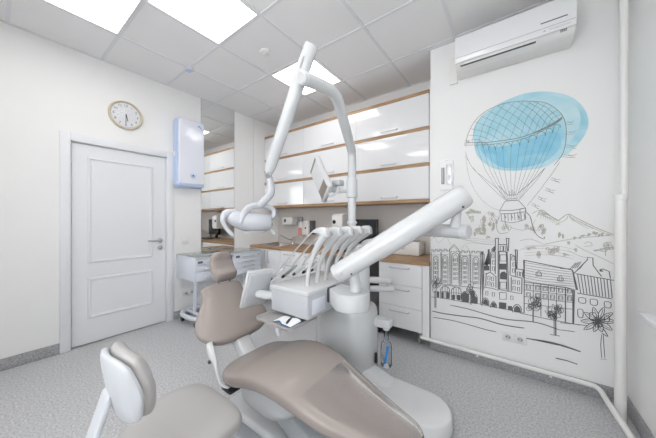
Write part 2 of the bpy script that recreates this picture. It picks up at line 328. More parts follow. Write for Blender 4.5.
# mural line data: (width mm, smooth, x, z, x, z, ...) in metres on the wall
INK_BALLOON = [
(5,1,-0.345,1.942,-0.325,2.024,-0.275,2.117,-0.195,2.181,-0.074,2.213,0.039,2.203,0.119,2.181,0.195,2.148,0.251,2.092,0.292,2.026,0.31,1.95,0.313,1.87,0.306,1.792,0.286,1.724,0.244,1.661),
(7,1,-0.35,1.939,-0.259,1.923,-0.18,1.912,-0.074,1.907,0.039,1.91,0.119,1.929,0.195,1.959,0.257,1.991,0.292,2.018),
(5,1,-0.35,1.918,-0.259,1.903,-0.18,1.893,-0.074,1.889,0.039,1.893,0.119,1.912,0.195,1.944,0.257,1.976,0.292,2.003),
(7,1,0.119,1.925,0.195,1.952,0.257,1.984,0.292,2.011),
(5,1,-0.355,1.959,-0.316,1.941,-0.355,1.934,-0.342,1.903),
(4,1,-0.342,1.957,-0.335,1.911),
(3.2,1,-0.297,1.93,-0.266,2.078,-0.201,2.177),
(3.2,1,-0.247,1.921,-0.204,2.084,-0.131,2.198),
(3.2,1,-0.202,1.915,-0.258,1.951,-0.342,1.955),
(3.2,1,-0.202,1.915,-0.144,2.088,-0.061,2.212),
(3.2,1,-0.149,1.911,-0.227,1.972,-0.33,2.003),
(3.2,1,-0.149,1.911,-0.082,2.082,0.006,2.206),
(3.2,1,-0.089,1.908,-0.187,1.996,-0.308,2.056),
(3.2,1,-0.089,1.908,-0.024,2.076,0.063,2.196),
(3.2,1,-0.025,1.909,-0.142,2.023,-0.279,2.111),
(3.2,1,-0.025,1.909,0.032,2.069,0.11,2.183),
(3.2,1,0.039,1.91,-0.088,2.043,-0.233,2.151),
(3.2,1,0.039,1.91,0.086,2.06,0.156,2.165),
(3.2,1,0.085,1.921,-0.039,2.065,-0.181,2.185),
(3.2,1,0.085,1.921,0.131,2.054,0.199,2.144),
(3.2,1,0.13,1.933,0.019,2.08,-0.109,2.204),
(3.2,1,0.13,1.933,0.169,2.043,0.232,2.111),
(3.2,1,0.174,1.95,0.076,2.092,-0.04,2.21),
(3.2,1,0.174,1.95,0.205,2.033,0.261,2.075),
(3.2,1,0.213,1.968,0.129,2.098,0.026,2.204),
(3.2,1,0.213,1.968,0.237,2.022,0.286,2.036),
(3.2,1,0.248,1.986,0.172,2.101,0.077,2.192),
(3.2,1,0.272,2.003,0.207,2.103,0.124,2.178),
(4.5,1,-0.262,1.886,-0.259,1.911,-0.251,1.922,-0.238,1.929,-0.225,1.919,-0.217,1.891,-0.214,1.865),
(4.5,1,-0.214,1.865,-0.212,1.89,-0.205,1.9,-0.193,1.907,-0.181,1.898,-0.174,1.869,-0.172,1.843),
(4.5,1,-0.172,1.843,-0.169,1.868,-0.162,1.883,-0.149,1.89,-0.136,1.881,-0.129,1.858,-0.126,1.832),
(4.5,1,-0.126,1.832,-0.123,1.857,-0.115,1.877,-0.1,1.883,-0.086,1.874,-0.077,1.856,-0.074,1.831),
(4.5,1,-0.074,1.831,-0.071,1.855,-0.062,1.879,-0.045,1.885,-0.029,1.875,-0.02,1.862,-0.017,1.837),
(4.5,1,-0.017,1.837,-0.014,1.861,-0.005,1.885,0.011,1.891,0.027,1.881,0.035,1.868,0.039,1.843),
(4.5,1,0.039,1.843,0.042,1.867,0.051,1.893,0.066,1.899,0.081,1.89,0.089,1.88,0.093,1.856),
(4.5,1,0.093,1.856,0.096,1.879,0.104,1.91,0.118,1.915,0.131,1.906,0.139,1.901,0.142,1.877),
(4.5,1,0.142,1.877,0.145,1.9,0.154,1.928,0.169,1.933,0.184,1.924,0.192,1.917,0.195,1.893),
(4.5,1,0.195,1.893,0.198,1.916,0.205,1.941,0.217,1.947,0.229,1.938,0.236,1.929,0.238,1.906),
(4.5,1,0.238,1.906,0.241,1.928,0.248,1.963,0.26,1.969,0.271,1.959,0.278,1.96,0.28,1.937),
(2.6,1,-0.262,1.908,-0.194,1.672,-0.053,1.407),
(2.6,1,-0.214,1.887,-0.16,1.661,-0.045,1.406),
(2.6,1,-0.172,1.865,-0.129,1.651,-0.037,1.406),
(2.6,1,-0.126,1.854,-0.096,1.645,-0.03,1.406),
(2.6,1,-0.074,1.852,-0.06,1.645,-0.022,1.405),
(2.6,1,-0.017,1.858,-0.021,1.649,-0.014,1.405),
(2.6,1,0.039,1.864,0.016,1.652,-0.006,1.405),
(2.6,1,0.093,1.876,0.053,1.659,0.001,1.404),
(2.6,1,0.142,1.897,0.088,1.67,0.009,1.404),
(2.6,1,0.195,1.913,0.125,1.679,0.016,1.404),
(2.6,1,0.238,1.925,0.156,1.686,0.024,1.403),
(2.6,1,0.28,1.957,0.187,1.702,0.032,1.403),
(3,1,-0.349,1.859,-0.316,1.75,-0.248,1.648,-0.17,1.545,-0.094,1.452,-0.048,1.407),
(3,1,-0.349,1.824,-0.285,1.695,-0.198,1.601,-0.114,1.511,-0.068,1.443,-0.041,1.406),
(2.2,1,-0.349,1.824,-0.316,1.612,-0.256,1.47,-0.17,1.365,-0.094,1.327),
(3,1,0.279,1.686,0.229,1.59,0.15,1.459,0.085,1.358),
(5,1,0.19,1.646,0.138,1.576,0.078,1.512,0.01,1.447),
(3,1,0.196,1.653,0.15,1.568,0.091,1.488,0.035,1.409),
(5,1,-0.101,1.534,-0.068,1.488,-0.035,1.451,0.01,1.451),
(4,0,-0.011,1.495,-0.011,1.448),
(4,0,-0.028,1.481,-0.024,1.449),
(4,0,0.006,1.478,0.001,1.447),
(7,1,-0.058,1.402,-0.015,1.405,0.029,1.406),
(4,1,-0.048,1.418,-0.015,1.421,0.023,1.422),
(5,0,-0.058,1.402,-0.094,1.327),
(5,0,0.029,1.406,0.076,1.342),
(7,1,-0.094,1.327,-0.009,1.325,0.076,1.342),
(7,1,-0.094,1.298,-0.009,1.3,0.078,1.314),
(5,0,-0.094,1.327,-0.092,1.298),
(5,0,0.076,1.342,0.078,1.314),
(5,0,-0.085,1.295,-0.081,1.236),
(5,0,-0.062,1.296,-0.058,1.238),
(7,0,-0.062,1.291,-0.052,1.262),
(5,0,-0.04,1.297,-0.036,1.24),
(5,0,-0.018,1.299,-0.014,1.241),
(7,0,-0.018,1.291,-0.008,1.262),
(5,0,0.004,1.3,0.008,1.243),
(5,0,0.025,1.301,0.029,1.245),
(7,0,0.025,1.29,0.035,1.262),
(5,0,0.047,1.302,0.05,1.246),
(5,0,0.067,1.304,0.071,1.248),
(7,0,0.067,1.29,0.077,1.262),
(5,1,-0.09,1.239,-0.009,1.224,0.076,1.252),
(4,1,-0.094,1.29,-0.117,1.192,-0.094,1.135,-0.035,1.145),
(4,1,-0.061,1.273,-0.054,1.209,-0.028,1.153),
(6,1,0.078,1.311,0.105,1.272,0.117,1.211,0.131,1.143),
(6,1,0.075,1.313,0.103,1.277,0.12,1.198,0.145,1.13,0.186,1.1,0.188,1.121),
(6,0,0.04,1.336,0.075,1.344,0.075,1.252,0.04,1.243,0.04,1.336),
(3,1,0.311,1.974,0.334,1.965,0.356,1.973),
(3,1,0.306,1.959,0.329,1.952,0.352,1.949),
(2.5,1,0.325,1.973,0.334,1.965,0.347,1.959),
(3,1,0.313,1.899,0.342,1.891,0.37,1.9),
(3,1,0.308,1.884,0.336,1.878,0.364,1.876),
(2.5,1,0.33,1.899,0.342,1.893,0.359,1.886),
(3,1,0.311,1.804,0.342,1.791,0.373,1.793),
(3,1,0.306,1.789,0.336,1.778,0.367,1.769),
(2.5,1,0.33,1.801,0.342,1.786,0.361,1.78),
(3,1,0.301,1.733,0.336,1.721,0.37,1.726),
(3,1,0.297,1.718,0.329,1.708,0.363,1.702),
(2.5,1,0.322,1.731,0.336,1.718,0.356,1.712),
(3,1,0.229,1.572,0.257,1.553,0.284,1.549),
(3,1,0.225,1.557,0.252,1.54,0.279,1.526),
(2.5,1,0.246,1.565,0.257,1.54,0.273,1.535),
(3,1,0.196,1.496,0.224,1.476,0.252,1.471),
(3,1,0.191,1.481,0.218,1.463,0.246,1.448),
(2.5,1,0.213,1.489,0.224,1.461,0.241,1.457),
(3,1,0.152,1.434,0.178,1.413,0.204,1.408),
(3,1,0.148,1.419,0.173,1.4,0.199,1.384),
(2.5,1,0.168,1.426,0.178,1.397,0.194,1.393),
(3,1,0.117,1.384,0.142,1.36,0.166,1.352),
(3,1,0.112,1.369,0.137,1.347,0.161,1.328),
(2.5,1,0.132,1.374,0.142,1.341,0.156,1.337),
]
INK_TOWN = [
(6,0,-0.644,0.956,-0.625,0.958,-0.625,0.938,-0.606,0.939,-0.606,0.966,-0.586,0.967,-0.586,0.944,-0.566,0.946,-0.566,0.969,-0.548,0.97,-0.548,0.95,-0.525,0.952,-0.525,0.975,-0.506,0.973,-0.506,0.954,-0.481,0.956,-0.481,0.973,-0.442,1.023,-0.403,0.974,-0.396,0.95,-0.378,0.951,-0.378,0.97,-0.358,0.971,-0.358,0.953,-0.336,0.954,-0.336,0.97,-0.318,0.971,-0.318,0.953,-0.296,0.954,-0.296,0.971,-0.278,0.972,-0.278,0.956,-0.257,0.958,-0.257,0.973,-0.239,0.972,-0.239,0.956,-0.21,0.958),
(4,0,-0.481,0.957,-0.442,1.006,-0.405,0.958),
(9,0,-0.64,0.953,-0.633,0.954),
(9,0,-0.62,0.955,-0.612,0.955),
(9,0,-0.6,0.956,-0.592,0.957),
(9,0,-0.58,0.958,-0.572,0.958),
(9,0,-0.56,0.959,-0.552,0.96),
(9,0,-0.54,0.961,-0.533,0.961),
(9,0,-0.521,0.962,-0.514,0.963),
(9,0,-0.502,0.964,-0.494,0.964),
(9,0,-0.483,0.965,-0.475,0.965),
(9,0,-0.464,0.954,-0.457,0.954),
(9,0,-0.445,0.955,-0.438,0.956),
(9,0,-0.427,0.957,-0.419,0.957),
(9,0,-0.408,0.958,-0.401,0.958),
(9,0,-0.39,0.959,-0.383,0.96),
(9,0,-0.372,0.961,-0.365,0.961),
(9,0,-0.354,0.962,-0.347,0.963),
(9,0,-0.336,0.963,-0.33,0.964),
(9,0,-0.319,0.965,-0.312,0.965),
(9,0,-0.302,0.966,-0.295,0.967),
(9,0,-0.284,0.967,-0.278,0.968),
(9,0,-0.267,0.969,-0.261,0.969),
(9,0,-0.251,0.97,-0.244,0.971),
(9,0,-0.234,0.971,-0.227,0.972),
(9,0,-0.217,0.973,-0.211,0.973),
(5,1,-0.64,0.907,-0.488,0.923),
(4,0,-0.389,0.922,-0.216,0.933),
(6,0,-0.64,0.937,-0.639,0.639),
(6,0,-0.555,0.943,-0.554,0.644),
(4,0,-0.548,0.944,-0.546,0.645),
(7,0,-0.477,0.957,-0.475,0.645),
(4,0,-0.467,0.958,-0.465,0.646),
(7,0,-0.396,0.956,-0.394,0.645),
(4,0,-0.386,0.949,-0.384,0.646),
(6,0,-0.314,0.947,-0.312,0.658),
(4,0,-0.307,0.947,-0.306,0.659),
(6,0,-0.234,0.956,-0.233,0.521),
(8,0,-0.219,0.958,-0.217,0.524),
(4,0,-0.208,0.958,-0.207,0.645),
(6,1,-0.623,0.633,-0.623,0.856,-0.617,0.888,-0.601,0.899,-0.586,0.89,-0.58,0.86,-0.58,0.64),
(4,1,-0.614,0.799,-0.614,0.857,-0.601,0.882,-0.588,0.859,-0.588,0.802),
(5,0,-0.615,0.84,-0.603,0.841,-0.603,0.818,-0.615,0.817,-0.615,0.84),
(5,0,-0.6,0.842,-0.588,0.843,-0.588,0.82,-0.6,0.819,-0.6,0.842),
(5,0,-0.615,0.796,-0.603,0.797,-0.603,0.774,-0.615,0.773,-0.615,0.796),
(5,0,-0.6,0.797,-0.588,0.799,-0.588,0.776,-0.6,0.774,-0.6,0.797),
(5,0,-0.615,0.751,-0.603,0.753,-0.603,0.73,-0.615,0.728,-0.615,0.751),
(5,0,-0.6,0.753,-0.588,0.755,-0.588,0.732,-0.6,0.73,-0.6,0.753),
(5,0,-0.615,0.707,-0.603,0.708,-0.603,0.685,-0.615,0.684,-0.615,0.707),
(5,0,-0.6,0.709,-0.588,0.71,-0.588,0.688,-0.6,0.686,-0.6,0.709),
(5,0,-0.615,0.662,-0.603,0.664,-0.603,0.641,-0.615,0.639,-0.615,0.662),
(5,0,-0.6,0.665,-0.588,0.666,-0.588,0.643,-0.6,0.642,-0.6,0.665),
(6,1,-0.543,0.637,-0.543,0.868,-0.536,0.9,-0.518,0.911,-0.5,0.903,-0.493,0.873,-0.493,0.645),
(4,1,-0.533,0.813,-0.533,0.869,-0.518,0.895,-0.503,0.872,-0.503,0.816),
(5,0,-0.533,0.853,-0.521,0.854,-0.521,0.832,-0.533,0.831,-0.533,0.853),
(5,0,-0.515,0.855,-0.503,0.856,-0.503,0.834,-0.515,0.833,-0.515,0.855),
(5,0,-0.533,0.81,-0.521,0.811,-0.521,0.789,-0.533,0.787,-0.533,0.81),
(5,0,-0.515,0.812,-0.503,0.813,-0.503,0.791,-0.515,0.789,-0.515,0.812),
(5,0,-0.533,0.766,-0.521,0.768,-0.521,0.745,-0.533,0.744,-0.533,0.766),
(5,0,-0.515,0.768,-0.503,0.77,-0.503,0.747,-0.515,0.746,-0.515,0.768),
(5,0,-0.533,0.723,-0.521,0.724,-0.521,0.702,-0.533,0.7,-0.533,0.723),
(5,0,-0.515,0.725,-0.503,0.727,-0.503,0.704,-0.515,0.703,-0.515,0.725),
(5,0,-0.533,0.679,-0.521,0.681,-0.521,0.658,-0.533,0.657,-0.533,0.679),
(5,0,-0.515,0.682,-0.503,0.683,-0.503,0.661,-0.515,0.659,-0.515,0.682),
(6,1,-0.459,0.658,-0.459,0.903,-0.451,0.934,-0.431,0.945,-0.411,0.937,-0.403,0.908,-0.403,0.667),
(4,1,-0.448,0.849,-0.448,0.904,-0.431,0.929,-0.414,0.907,-0.414,0.853),
(5,0,-0.446,0.889,-0.435,0.89,-0.435,0.868,-0.446,0.867,-0.446,0.889),
(5,0,-0.427,0.891,-0.415,0.892,-0.415,0.87,-0.427,0.869,-0.427,0.891),
(5,0,-0.446,0.846,-0.435,0.847,-0.435,0.825,-0.446,0.824,-0.446,0.846),
(5,0,-0.427,0.848,-0.415,0.849,-0.415,0.828,-0.427,0.826,-0.427,0.848),
(5,0,-0.446,0.804,-0.435,0.805,-0.435,0.783,-0.446,0.782,-0.446,0.804),
(5,0,-0.427,0.806,-0.415,0.807,-0.415,0.785,-0.427,0.784,-0.427,0.806),
(5,0,-0.446,0.761,-0.435,0.762,-0.435,0.74,-0.446,0.739,-0.446,0.761),
(5,0,-0.427,0.764,-0.415,0.765,-0.415,0.743,-0.427,0.742,-0.427,0.764),
(5,0,-0.446,0.718,-0.435,0.72,-0.435,0.698,-0.446,0.696,-0.446,0.718),
(5,0,-0.427,0.721,-0.415,0.723,-0.415,0.701,-0.427,0.699,-0.427,0.721),
(6,1,-0.378,0.663,-0.378,0.88,-0.37,0.91,-0.353,0.921,-0.336,0.913,-0.328,0.885,-0.328,0.67),
(4,1,-0.368,0.827,-0.368,0.881,-0.353,0.905,-0.338,0.884,-0.338,0.83),
(5,0,-0.367,0.865,-0.356,0.866,-0.356,0.845,-0.367,0.844,-0.367,0.865),
(5,0,-0.35,0.867,-0.339,0.868,-0.339,0.847,-0.35,0.846,-0.35,0.867),
(5,0,-0.367,0.824,-0.356,0.825,-0.356,0.803,-0.367,0.802,-0.367,0.824),
(5,0,-0.35,0.826,-0.339,0.827,-0.339,0.805,-0.35,0.804,-0.35,0.826),
(5,0,-0.367,0.782,-0.356,0.783,-0.356,0.762,-0.367,0.76,-0.367,0.782),
(5,0,-0.35,0.784,-0.339,0.785,-0.339,0.764,-0.35,0.763,-0.35,0.784),
(5,0,-0.367,0.74,-0.356,0.742,-0.356,0.72,-0.367,0.719,-0.367,0.74),
(5,0,-0.35,0.743,-0.339,0.744,-0.339,0.723,-0.35,0.721,-0.35,0.743),
(5,0,-0.367,0.698,-0.356,0.7,-0.356,0.679,-0.367,0.677,-0.367,0.698),
(5,0,-0.35,0.701,-0.339,0.703,-0.339,0.681,-0.35,0.679,-0.35,0.701),
(6,1,-0.29,0.676,-0.29,0.881,-0.283,0.91,-0.267,0.921,-0.252,0.913,-0.245,0.885,-0.245,0.683),
(4,1,-0.281,0.829,-0.281,0.882,-0.267,0.906,-0.254,0.884,-0.254,0.832),
(5,0,-0.28,0.867,-0.27,0.868,-0.27,0.847,-0.28,0.845,-0.28,0.867),
(5,0,-0.265,0.868,-0.255,0.869,-0.255,0.848,-0.265,0.847,-0.265,0.868),
(5,0,-0.28,0.826,-0.27,0.827,-0.27,0.806,-0.28,0.805,-0.28,0.826),
(5,0,-0.265,0.828,-0.255,0.829,-0.255,0.808,-0.265,0.807,-0.265,0.828),
(5,0,-0.28,0.785,-0.27,0.786,-0.27,0.765,-0.28,0.764,-0.28,0.785),
(5,0,-0.265,0.787,-0.255,0.788,-0.255,0.767,-0.265,0.766,-0.265,0.787),
(5,0,-0.28,0.744,-0.27,0.746,-0.27,0.725,-0.28,0.723,-0.28,0.744),
(5,0,-0.265,0.746,-0.255,0.748,-0.255,0.727,-0.265,0.725,-0.265,0.746),
(5,0,-0.28,0.704,-0.27,0.705,-0.27,0.684,-0.28,0.682,-0.28,0.704),
(5,0,-0.265,0.706,-0.255,0.707,-0.255,0.686,-0.265,0.685,-0.265,0.706),
(5,0,-0.583,0.892,-0.574,0.893),
(5,0,-0.583,0.865,-0.574,0.865),
(5,0,-0.583,0.837,-0.574,0.838),
(5,0,-0.583,0.809,-0.574,0.81),
(5,0,-0.583,0.781,-0.574,0.782),
(5,0,-0.583,0.754,-0.574,0.755),
(5,0,-0.583,0.726,-0.574,0.727),
(5,0,-0.583,0.698,-0.574,0.699),
(5,0,-0.583,0.67,-0.574,0.672),
(5,0,-0.481,0.901,-0.472,0.902),
(5,0,-0.481,0.874,-0.472,0.875),
(5,0,-0.481,0.847,-0.472,0.848),
(5,0,-0.481,0.82,-0.472,0.821),
(5,0,-0.481,0.793,-0.472,0.794),
(5,0,-0.481,0.766,-0.472,0.767),
(5,0,-0.481,0.739,-0.472,0.74),
(5,0,-0.481,0.712,-0.472,0.713),
(5,0,-0.481,0.685,-0.472,0.686),
(5,0,-0.396,0.909,-0.387,0.91),
(5,0,-0.396,0.883,-0.387,0.883),
(5,0,-0.396,0.856,-0.387,0.857),
(5,0,-0.396,0.83,-0.387,0.831),
(5,0,-0.396,0.803,-0.387,0.804),
(5,0,-0.396,0.777,-0.387,0.778),
(5,0,-0.396,0.75,-0.387,0.751),
(5,0,-0.396,0.724,-0.387,0.725),
(5,0,-0.396,0.697,-0.387,0.699),
(5,0,-0.396,0.671,-0.387,0.672),
(5,0,-0.316,0.909,-0.308,0.909),
(5,0,-0.316,0.883,-0.308,0.883),
(5,0,-0.316,0.857,-0.308,0.858),
(5,0,-0.316,0.831,-0.308,0.832),
(5,0,-0.316,0.805,-0.308,0.806),
(5,0,-0.316,0.779,-0.308,0.78),
(5,0,-0.316,0.753,-0.308,0.754),
(5,0,-0.316,0.727,-0.308,0.728),
(5,0,-0.316,0.701,-0.308,0.702),
(5,0,-0.316,0.675,-0.308,0.677),
(6,1,-0.637,0.639,-0.548,0.643,-0.389,0.646,-0.229,0.653),
(5,1,-0.594,0.626,-0.474,0.635,-0.375,0.629),
(8,1,-0.557,0.502,-0.557,0.578,-0.545,0.608,-0.518,0.625,-0.491,0.617,-0.48,0.591,-0.48,0.517),
(8,1,-0.464,0.507,-0.464,0.586,-0.452,0.615,-0.424,0.632,-0.396,0.624,-0.384,0.6,-0.384,0.522),
(8,1,-0.378,0.505,-0.378,0.562,-0.369,0.59,-0.35,0.606,-0.331,0.597,-0.323,0.572,-0.323,0.516),
(8,1,-0.304,0.507,-0.304,0.553,-0.297,0.58,-0.281,0.595,-0.264,0.586,-0.257,0.561,-0.257,0.516),
(5,0,-0.557,0.57,-0.48,0.58),
(5,0,-0.464,0.574,-0.384,0.581),
(5,0,-0.54,0.618,-0.54,0.505),
(5,0,-0.518,0.622,-0.518,0.509),
(5,0,-0.499,0.625,-0.499,0.513),
(5,0,-0.445,0.618,-0.445,0.523),
(5,0,-0.424,0.621,-0.424,0.527),
(5,0,-0.403,0.625,-0.403,0.531),
(6,1,-0.64,0.503,-0.518,0.509,-0.375,0.508,-0.229,0.515),
(4.5,1,-0.577,0.677,-0.568,0.65,-0.587,0.628,-0.605,0.644,-0.596,0.674,-0.63,0.604,-0.622,0.628,-0.603,0.626,-0.601,0.601,-0.619,0.59,-0.625,0.633,-0.601,0.644,-0.589,0.617,-0.607,0.592,-0.628,0.605,-0.572,0.692,-0.557,0.671,-0.571,0.644,-0.592,0.65,-0.591,0.681,-0.595,0.681,-0.592,0.649,-0.614,0.634,-0.629,0.657,-0.615,0.685,-0.604,0.608,-0.599,0.632,-0.581,0.635,-0.576,0.613,-0.591,0.598,-0.594,0.636,-0.601,0.666,-0.581,0.687,-0.563,0.668,-0.574,0.637,-0.62,0.611,-0.638,0.628,-0.628,0.656,-0.606,0.655,-0.603,0.626,-0.567,0.652,-0.56,0.626,-0.577,0.607,-0.594,0.622,-0.585,0.65,-0.598,0.558,-0.623,0.555,-0.628,0.585,-0.607,0.604,-0.59,0.585),
(4.5,1,-0.311,0.696,-0.289,0.696,-0.285,0.666,-0.305,0.65,-0.319,0.671,-0.34,0.611,-0.322,0.625,-0.31,0.605,-0.322,0.581,-0.34,0.587,-0.281,0.581,-0.297,0.566,-0.31,0.583,-0.301,0.607,-0.283,0.603,-0.298,0.605,-0.315,0.594,-0.325,0.613,-0.314,0.635,-0.297,0.627,-0.326,0.654,-0.309,0.641,-0.314,0.612,-0.335,0.609,-0.341,0.637,-0.296,0.567,-0.31,0.582,-0.303,0.608,-0.284,0.607,-0.282,0.581,-0.318,0.637,-0.302,0.651,-0.29,0.635,-0.3,0.612,-0.316,0.616,-0.303,0.578,-0.312,0.604,-0.295,0.626,-0.278,0.612,-0.285,0.582,-0.295,0.663,-0.298,0.631,-0.32,0.624,-0.329,0.652,-0.311,0.674,-0.278,0.593,-0.291,0.574,-0.305,0.585,-0.3,0.609,-0.283,0.611),
(4.5,1,-0.301,0.569,-0.294,0.582,-0.284,0.578,-0.285,0.564,-0.297,0.56,-0.299,0.583,-0.293,0.595,-0.283,0.593,-0.284,0.579,-0.294,0.574,-0.284,0.618,-0.283,0.605,-0.292,0.598,-0.299,0.607,-0.293,0.619,-0.314,0.608,-0.308,0.623,-0.296,0.623,-0.294,0.607,-0.306,0.599,-0.299,0.595,-0.288,0.591,-0.29,0.575,-0.302,0.571,-0.306,0.585,-0.289,0.606,-0.284,0.619,-0.273,0.619,-0.272,0.605,-0.282,0.598,-0.299,0.595,-0.292,0.606,-0.282,0.601,-0.285,0.587,-0.295,0.585,-0.318,0.6,-0.313,0.611,-0.303,0.609,-0.303,0.597,-0.313,0.592,-0.293,0.568,-0.299,0.578,-0.292,0.588,-0.283,0.584,-0.285,0.572,-0.313,0.598,-0.31,0.61,-0.301,0.611,-0.298,0.599,-0.307,0.592),
(5,0,-0.612,0.569,-0.612,0.405),
(5,0,-0.603,0.571,-0.603,0.407),
(5,0,-0.597,0.572,-0.597,0.408),
(5,0,-0.31,0.574,-0.31,0.494),
(5,0,-0.304,0.575,-0.304,0.495),
(8,0,-0.125,1.091,-0.125,0.99),
(8,0,-0.103,1.092,-0.106,0.983),
(8,0,-0.05,1.094,-0.042,0.988),
(8,0,-0.033,1.09,-0.036,0.988),
(8,0,-0.125,1.091,-0.1,1.092),
(8,0,-0.053,1.094,-0.028,1.095),
(8,0,-0.103,1.04,-0.047,1.043),
(8,0,-0.103,0.983,-0.044,0.983),
(8,0,-0.106,0.983,-0.106,0.663),
(8,0,-0.099,0.983,-0.099,0.665),
(8,0,-0.044,0.983,-0.033,0.659),
(8,0,-0.05,0.982,-0.044,0.66),
(8,0,-0.125,1.028,-0.154,0.991),
(8,0,-0.158,0.97,-0.161,0.803),
(8,0,-0.125,0.976,-0.126,0.79),
(8,0,-0.169,0.996,-0.203,0.86),
(8,0,-0.169,0.996,-0.164,0.864),
(8,0,-0.176,0.995,-0.176,0.933),
(8,0,-0.158,0.974,-0.123,0.976),
(8,0,0.005,1.003,0.024,1.004),
(8,0,0.01,1.003,0.016,0.85),
(8,0,0.024,1.004,0.021,0.851),
(8,0,-0.022,0.964,-0.025,0.795),
(8,0,0.01,0.95,0.013,0.792),
(8,0,-0.022,0.967,0.01,0.95),
(8,0,0.016,0.85,0.06,0.849),
(8,0,0.06,0.849,0.06,0.782),
(8,0,-0.221,0.947,-0.234,0.517),
(8,0,-0.206,0.949,-0.218,0.52),
(8,0,-0.191,0.791,-0.194,0.675),
(8,0,-0.121,0.774,-0.121,0.675),
(8,0,-0.022,0.792,0.053,0.78),
(8,0,0.053,0.78,0.051,0.656),
(8,0,-0.017,0.779,-0.017,0.665),
(8,0,0.068,0.922,0.066,0.511),
(8,1,-0.194,0.776,-0.161,0.798,-0.123,0.768),
(6,1,-0.221,0.666,-0.147,0.665,-0.103,0.655),
(6,1,-0.103,0.664,-0.033,0.659,0.054,0.654),
(7,0,-0.092,1.027,-0.072,1.028,-0.072,0.989,-0.092,0.987,-0.092,1.027),
(6,0,-0.068,1.029,-0.053,1.029,-0.053,0.99,-0.068,0.989,-0.068,1.029),
(7,0,-0.093,0.955,-0.047,0.959,-0.047,0.908,-0.093,0.903,-0.093,0.955),
(7,0,-0.093,0.726,-0.05,0.732,-0.05,0.676,-0.093,0.669,-0.093,0.726),
(7,0,-0.096,0.639,-0.05,0.647,-0.05,0.591,-0.096,0.582,-0.096,0.639),
(6,0,-0.179,0.766,-0.163,0.768,-0.163,0.736,-0.179,0.734,-0.179,0.766),
(6,0,-0.153,0.761,-0.137,0.763,-0.137,0.731,-0.153,0.729,-0.153,0.761),
(6,0,-0.179,0.718,-0.163,0.721,-0.163,0.689,-0.179,0.686,-0.179,0.718),
(6,0,-0.153,0.712,-0.137,0.714,-0.137,0.683,-0.153,0.68,-0.153,0.712),
(6,0,-0.15,0.957,-0.134,0.958,-0.134,0.927,-0.15,0.925,-0.15,0.957),
(6,0,-0.144,0.901,-0.128,0.903,-0.128,0.872,-0.144,0.87,-0.144,0.901),
(6,0,-0.147,0.849,-0.131,0.851,-0.131,0.819,-0.147,0.817,-0.147,0.849),
(6,0,-0.013,0.948,0.002,0.949,0.002,0.919,-0.013,0.918,-0.013,0.948),
(6,0,-0.006,0.898,0.009,0.9,0.009,0.87,-0.006,0.868,-0.006,0.898),
(6,0,-0.009,0.848,0.006,0.849,0.006,0.819,-0.009,0.817,-0.009,0.848),
(6,0,-0.006,0.756,0.009,0.758,0.009,0.728,-0.006,0.725,-0.006,0.756),
(6,0,0.024,0.755,0.038,0.757,0.038,0.727,0.024,0.725,0.024,0.755),
(6,0,-0.006,0.705,0.009,0.708,0.009,0.677,-0.006,0.675,-0.006,0.705),
(6,0,0.024,0.702,0.038,0.704,0.038,0.674,0.024,0.672,0.024,0.702),
(6,0,0.024,0.826,0.038,0.828,0.038,0.798,0.024,0.796,0.024,0.826),
(6,0,0.042,0.824,0.056,0.826,0.056,0.796,0.042,0.794,0.042,0.824),
(6,0,-0.02,0.624,-0.005,0.627,-0.005,0.596,-0.02,0.593,-0.02,0.624),
(6,0,-0.194,0.631,-0.178,0.634,-0.178,0.602,-0.194,0.599,-0.194,0.631),
(6,0,-0.147,0.63,-0.131,0.633,-0.131,0.602,-0.147,0.599,-0.147,0.63),
(8,1,-0.221,0.498,-0.221,0.541,-0.197,0.577,-0.173,0.55,-0.173,0.508),
(8,1,-0.158,0.497,-0.158,0.521,-0.138,0.557,-0.118,0.53,-0.118,0.506),
(8,1,-0.006,0.492,-0.006,0.529,0.021,0.565,0.047,0.54,0.047,0.504),
(6,0,-0.237,0.513,-0.147,0.508,-0.047,0.507,0.067,0.503),
(5,1,-0.237,0.946,-0.221,0.974,-0.206,0.949),
(4,1,-0.225,0.956,-0.225,0.966,-0.219,0.968,-0.217,0.959,-0.221,0.953,-0.214,0.952,-0.219,0.945,-0.224,0.952,-0.222,0.963,-0.215,0.961,-0.209,0.955,-0.214,0.947,-0.22,0.953,-0.218,0.965,-0.211,0.965,-0.224,0.96,-0.219,0.954,-0.221,0.943,-0.227,0.942,-0.229,0.954),
(8,0,0.063,0.925,0.113,0.918,0.346,0.881),
(8,0,0.063,0.925,0.067,0.752,0.309,0.747,0.366,0.739,0.346,0.881),
(5,0,0.346,0.881,0.356,0.794,0.368,0.743),
(3.5,1,0.067,0.907,0.16,0.898,0.25,0.89,0.348,0.881),
(3.5,1,0.067,0.886,0.16,0.878,0.25,0.871,0.35,0.865),
(3.5,1,0.067,0.866,0.16,0.857,0.25,0.852,0.352,0.848),
(3.5,1,0.067,0.846,0.16,0.837,0.25,0.833,0.354,0.831),
(3.5,1,0.067,0.826,0.16,0.816,0.25,0.814,0.356,0.814),
(3.5,1,0.067,0.806,0.16,0.795,0.25,0.795,0.358,0.798),
(3.5,1,0.067,0.786,0.16,0.775,0.25,0.776,0.36,0.781),
(3.5,1,0.067,0.765,0.16,0.754,0.25,0.757,0.362,0.764),
(6,0,0.14,0.809,0.14,0.831,0.157,0.854,0.173,0.832,0.173,0.811,0.14,0.809),
(4,0,0.15,0.832,0.164,0.834,0.164,0.816,0.15,0.814,0.15,0.832),
(6,0,0.266,0.79,0.266,0.81,0.281,0.833,0.296,0.811,0.296,0.791,0.266,0.79),
(4,0,0.274,0.811,0.287,0.813,0.287,0.796,0.274,0.794,0.274,0.811),
(7,0,0.067,0.752,0.067,0.503),
(5,0,0.123,0.752,0.123,0.5),
